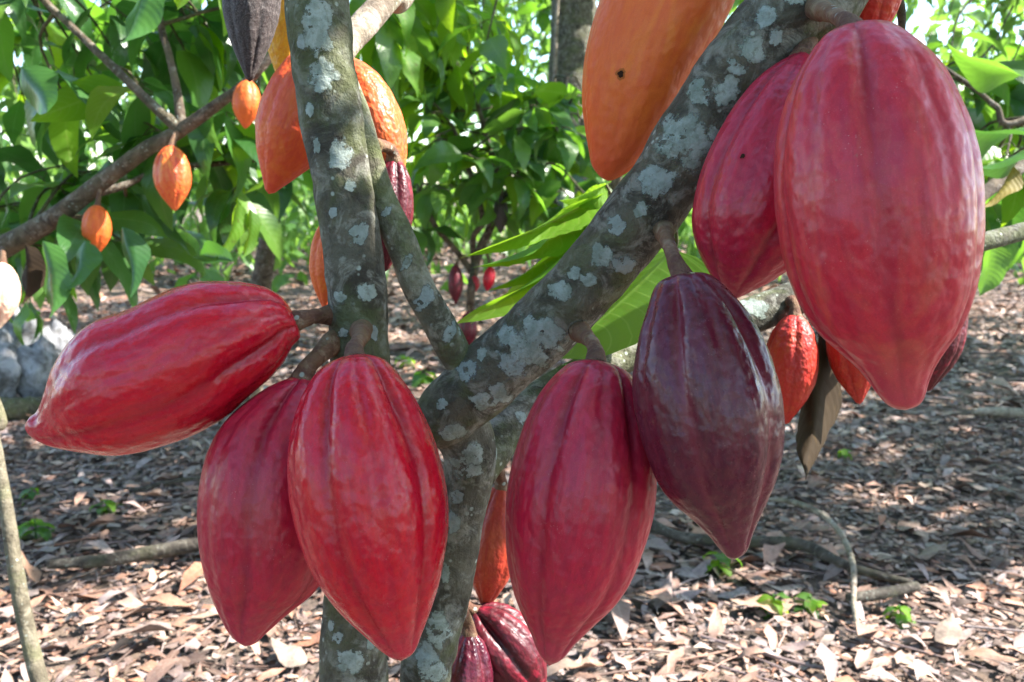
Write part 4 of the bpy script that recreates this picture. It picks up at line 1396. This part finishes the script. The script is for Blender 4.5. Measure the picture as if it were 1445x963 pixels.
FB = 'fallen branches on the forest floor'
lying('fallen_branch', 'dark mossy log lying at lower left behind the red pods', 'branch', [on_ground(70, 818, 0.052), on_ground(150, 812, 0.057), on_ground(230, 800, 0.062), on_ground(330, 790, 0.062), on_ground(440, 775, 0.052)], [0.0126, 0.0184, 0.0207, 0.0207, 0.0173], LOGB, group=FB, rough=.2)
lying('fallen_branch', 'long crooked fallen branch running right from under the maroon pod', 'branch', [on_ground(890, 745, 0.052), on_ground(950, 785, 0.057), on_ground(1040, 796, 0.062), on_ground(1130, 800, 0.062), on_ground(1200, 826, 0.052), on_ground(1285, 842, 0.042)], [0.0144, 0.0162, 0.0162, 0.0173, 0.0138, 0.0092], LOGB, group=FB, rough=.2)
lying('fallen_branch', 'short broken stick lying below the end of the crooked branch', 'branch', [on_ground(1195, 872, 0.052), on_ground(1240, 866, 0.052), on_ground(1292, 852, 0.052)], [0.0138, 0.0150, 0.0126], LOGB, group=FB, n=30)
lying('fallen_branch', 'pale rotten branch on the litter at the right edge', 'branch', [on_ground(1370, 603, 0.052), on_ground(1410, 604, 0.052), on_ground(1480, 606, 0.052)], [0.0144, 0.0216, 0.0216], BARK3, group=FB, n=30)
lying('fallen_branch', 'thin straight stick on shaded litter left of the pods', 'branch', [on_ground(190, 712, 0.042), on_ground(240, 700, 0.047), on_ground(285, 690, 0.042)], [0.0069, 0.0081, 0.0069], LOGB, group=FB, n=24)
lying('vine', 'thin grey vine looping down over the crooked branch', 'vine', [on_ground(1070, 728, .05), on_ground(1110, 745, .08), on_ground(1150, 775, .11), on_ground(1180, 805, .12), on_ground(1200, 840, .09), on_ground(1203, 885, .06), on_ground(1212, 918, .04)], [.006, .008, .009, .009, .008, .007, .006], BARK3, n=60, sides=10)

# slender sapling stem at the left
sp = thing('thin_sapling', 'slender bare sapling stem leaning in the lower left corner', 'sapling', Vector((P(75, 1100, 1.3).x, P(75, 1100, 1.3).y, 0)))
a = P(64, 990, 1.3)
px_branch(sp, [(64, 990, 12, 1.3), (48, 930, 11.5, 1.3), (30, 850, 11, 1.3), (17, 770, 10, 1.3), (4, 690, 9, 1.3), (-12, 610, 9, 1.3), (-40, 500, 8, 1.3)], name='stem', mat=BARK4, n=80, sides=20, low=[(Vector((a.x + .05, a.y + .02, -.03)), .018)], top=[((-1.2, 1.35, 1.7), .004)])

# rocks at the left
def rock(label, px, py, size, seed, squash=(1, .8, .75), dz=0.0):
    import bmesh
    bm = bmesh.new()
    bmesh.ops.create_icosphere(bm, subdivisions=4, radius=1)
    size *= 1.25
    for v in bm.verts:
        q = v.co * 1.1 + Vector((seed * 5.1, 0, 0))
        k = 1 + .32 * noise.noise(q) + .20 * noise.noise(q * 2.6) + .11 * noise.noise(q * 6) + .06 * noise.noise(q * 13)
        v.co = Vector((v.co.x * squash[0], v.co.y * squash[1], v.co.z * squash[2])) * k * size
    me = bpy.data.meshes.new('rock')
    bm.to_mesh(me)
    bm.free()
    me.polygons.foreach_set('use_smooth', np.ones(len(me.polygons), dtype=bool))
    g = on_ground(px, py, size * .45 + dz)
    o = link('rock', me, None, ROCK, g)
    o['label'] = label
    o['category'] = 'rock'
    o['group'] = 'grey rocks at the left edge'


rock('pale bluish boulder at the front of the rock heap', 55, 560, .15, 1, (.75, .7, 1.0))
rock('tall grey boulder with a dark cleft behind the front rock', 20, 540, .19, 2, (.8, .7, 1.2), .06)
rock('whitish boulder cut by the left edge of the picture', -12, 566, .16, 3, (.8, .7, 1.0), .06)
rock('small grey rock rising at the right of the rock heap', 88, 530, .12, 4, (.8, .7, 1.1), .05)
lying('fallen_branch', 'black decayed log lying in front of the boulders', 'branch', [on_ground(-30, 592, .05), on_ground(30, 594, .05), on_ground(95, 583, .04)], [.06, .06, .03], TWIG, group=FB, n=30, rough=.3)

# seedlings
SG = 'little green seedlings in the litter'
for i, (px, py, L, lab) in enumerate(((150, 730, .07, 'tiny bright seedling on shaded litter above the dark log'), (50, 760, .09, 'green seedling clump beside the slender sapling stem'), (45, 705, .06, 'faint green seedling at the far left below the boulders'), (1012, 812, .08, 'seedling sprouting from the crooked branch under the maroon pod'), (1090, 868, .07, 'small seedling in front of the crooked branch, near the grey vine'),
                                  (1142, 866, .06, 'tiny seedling close left of the vine end'), (1268, 880, .06, 'lone seedling below the short broken stick'), (600, 545, .14, 'leafy seedling seen between trunk and thin branch'), (575, 520, .10, 'shaded weed just right of the trunk'), (1190, 650, .05, 'speck of a seedling below the dead brown leaf'))):
    g = on_ground(px, py, 0)
    o = thing('seedling', lab, 'seedling', g, SG)
    link('stem', tube_mesh('stem', [(0, 0, -.01), (.004, 0, L * .4), (0, .005, L * .8)], [.003, .0025, .002], n=6, sides=6), o, LEAF)
    for k in range(7):
        az = k * 2.4 + i
        put_leaf(o, random.choice(LM['leaf_lime' if k % 2 else 'leaf_green']), g + Vector((0, 0, L * (.3 + .08 * k))), leaf_frame(Vector((math.cos(az), math.sin(az), 0)), random.uniform(-.2, .6), 0), L * random.uniform(.7, 1.1), 1.3)
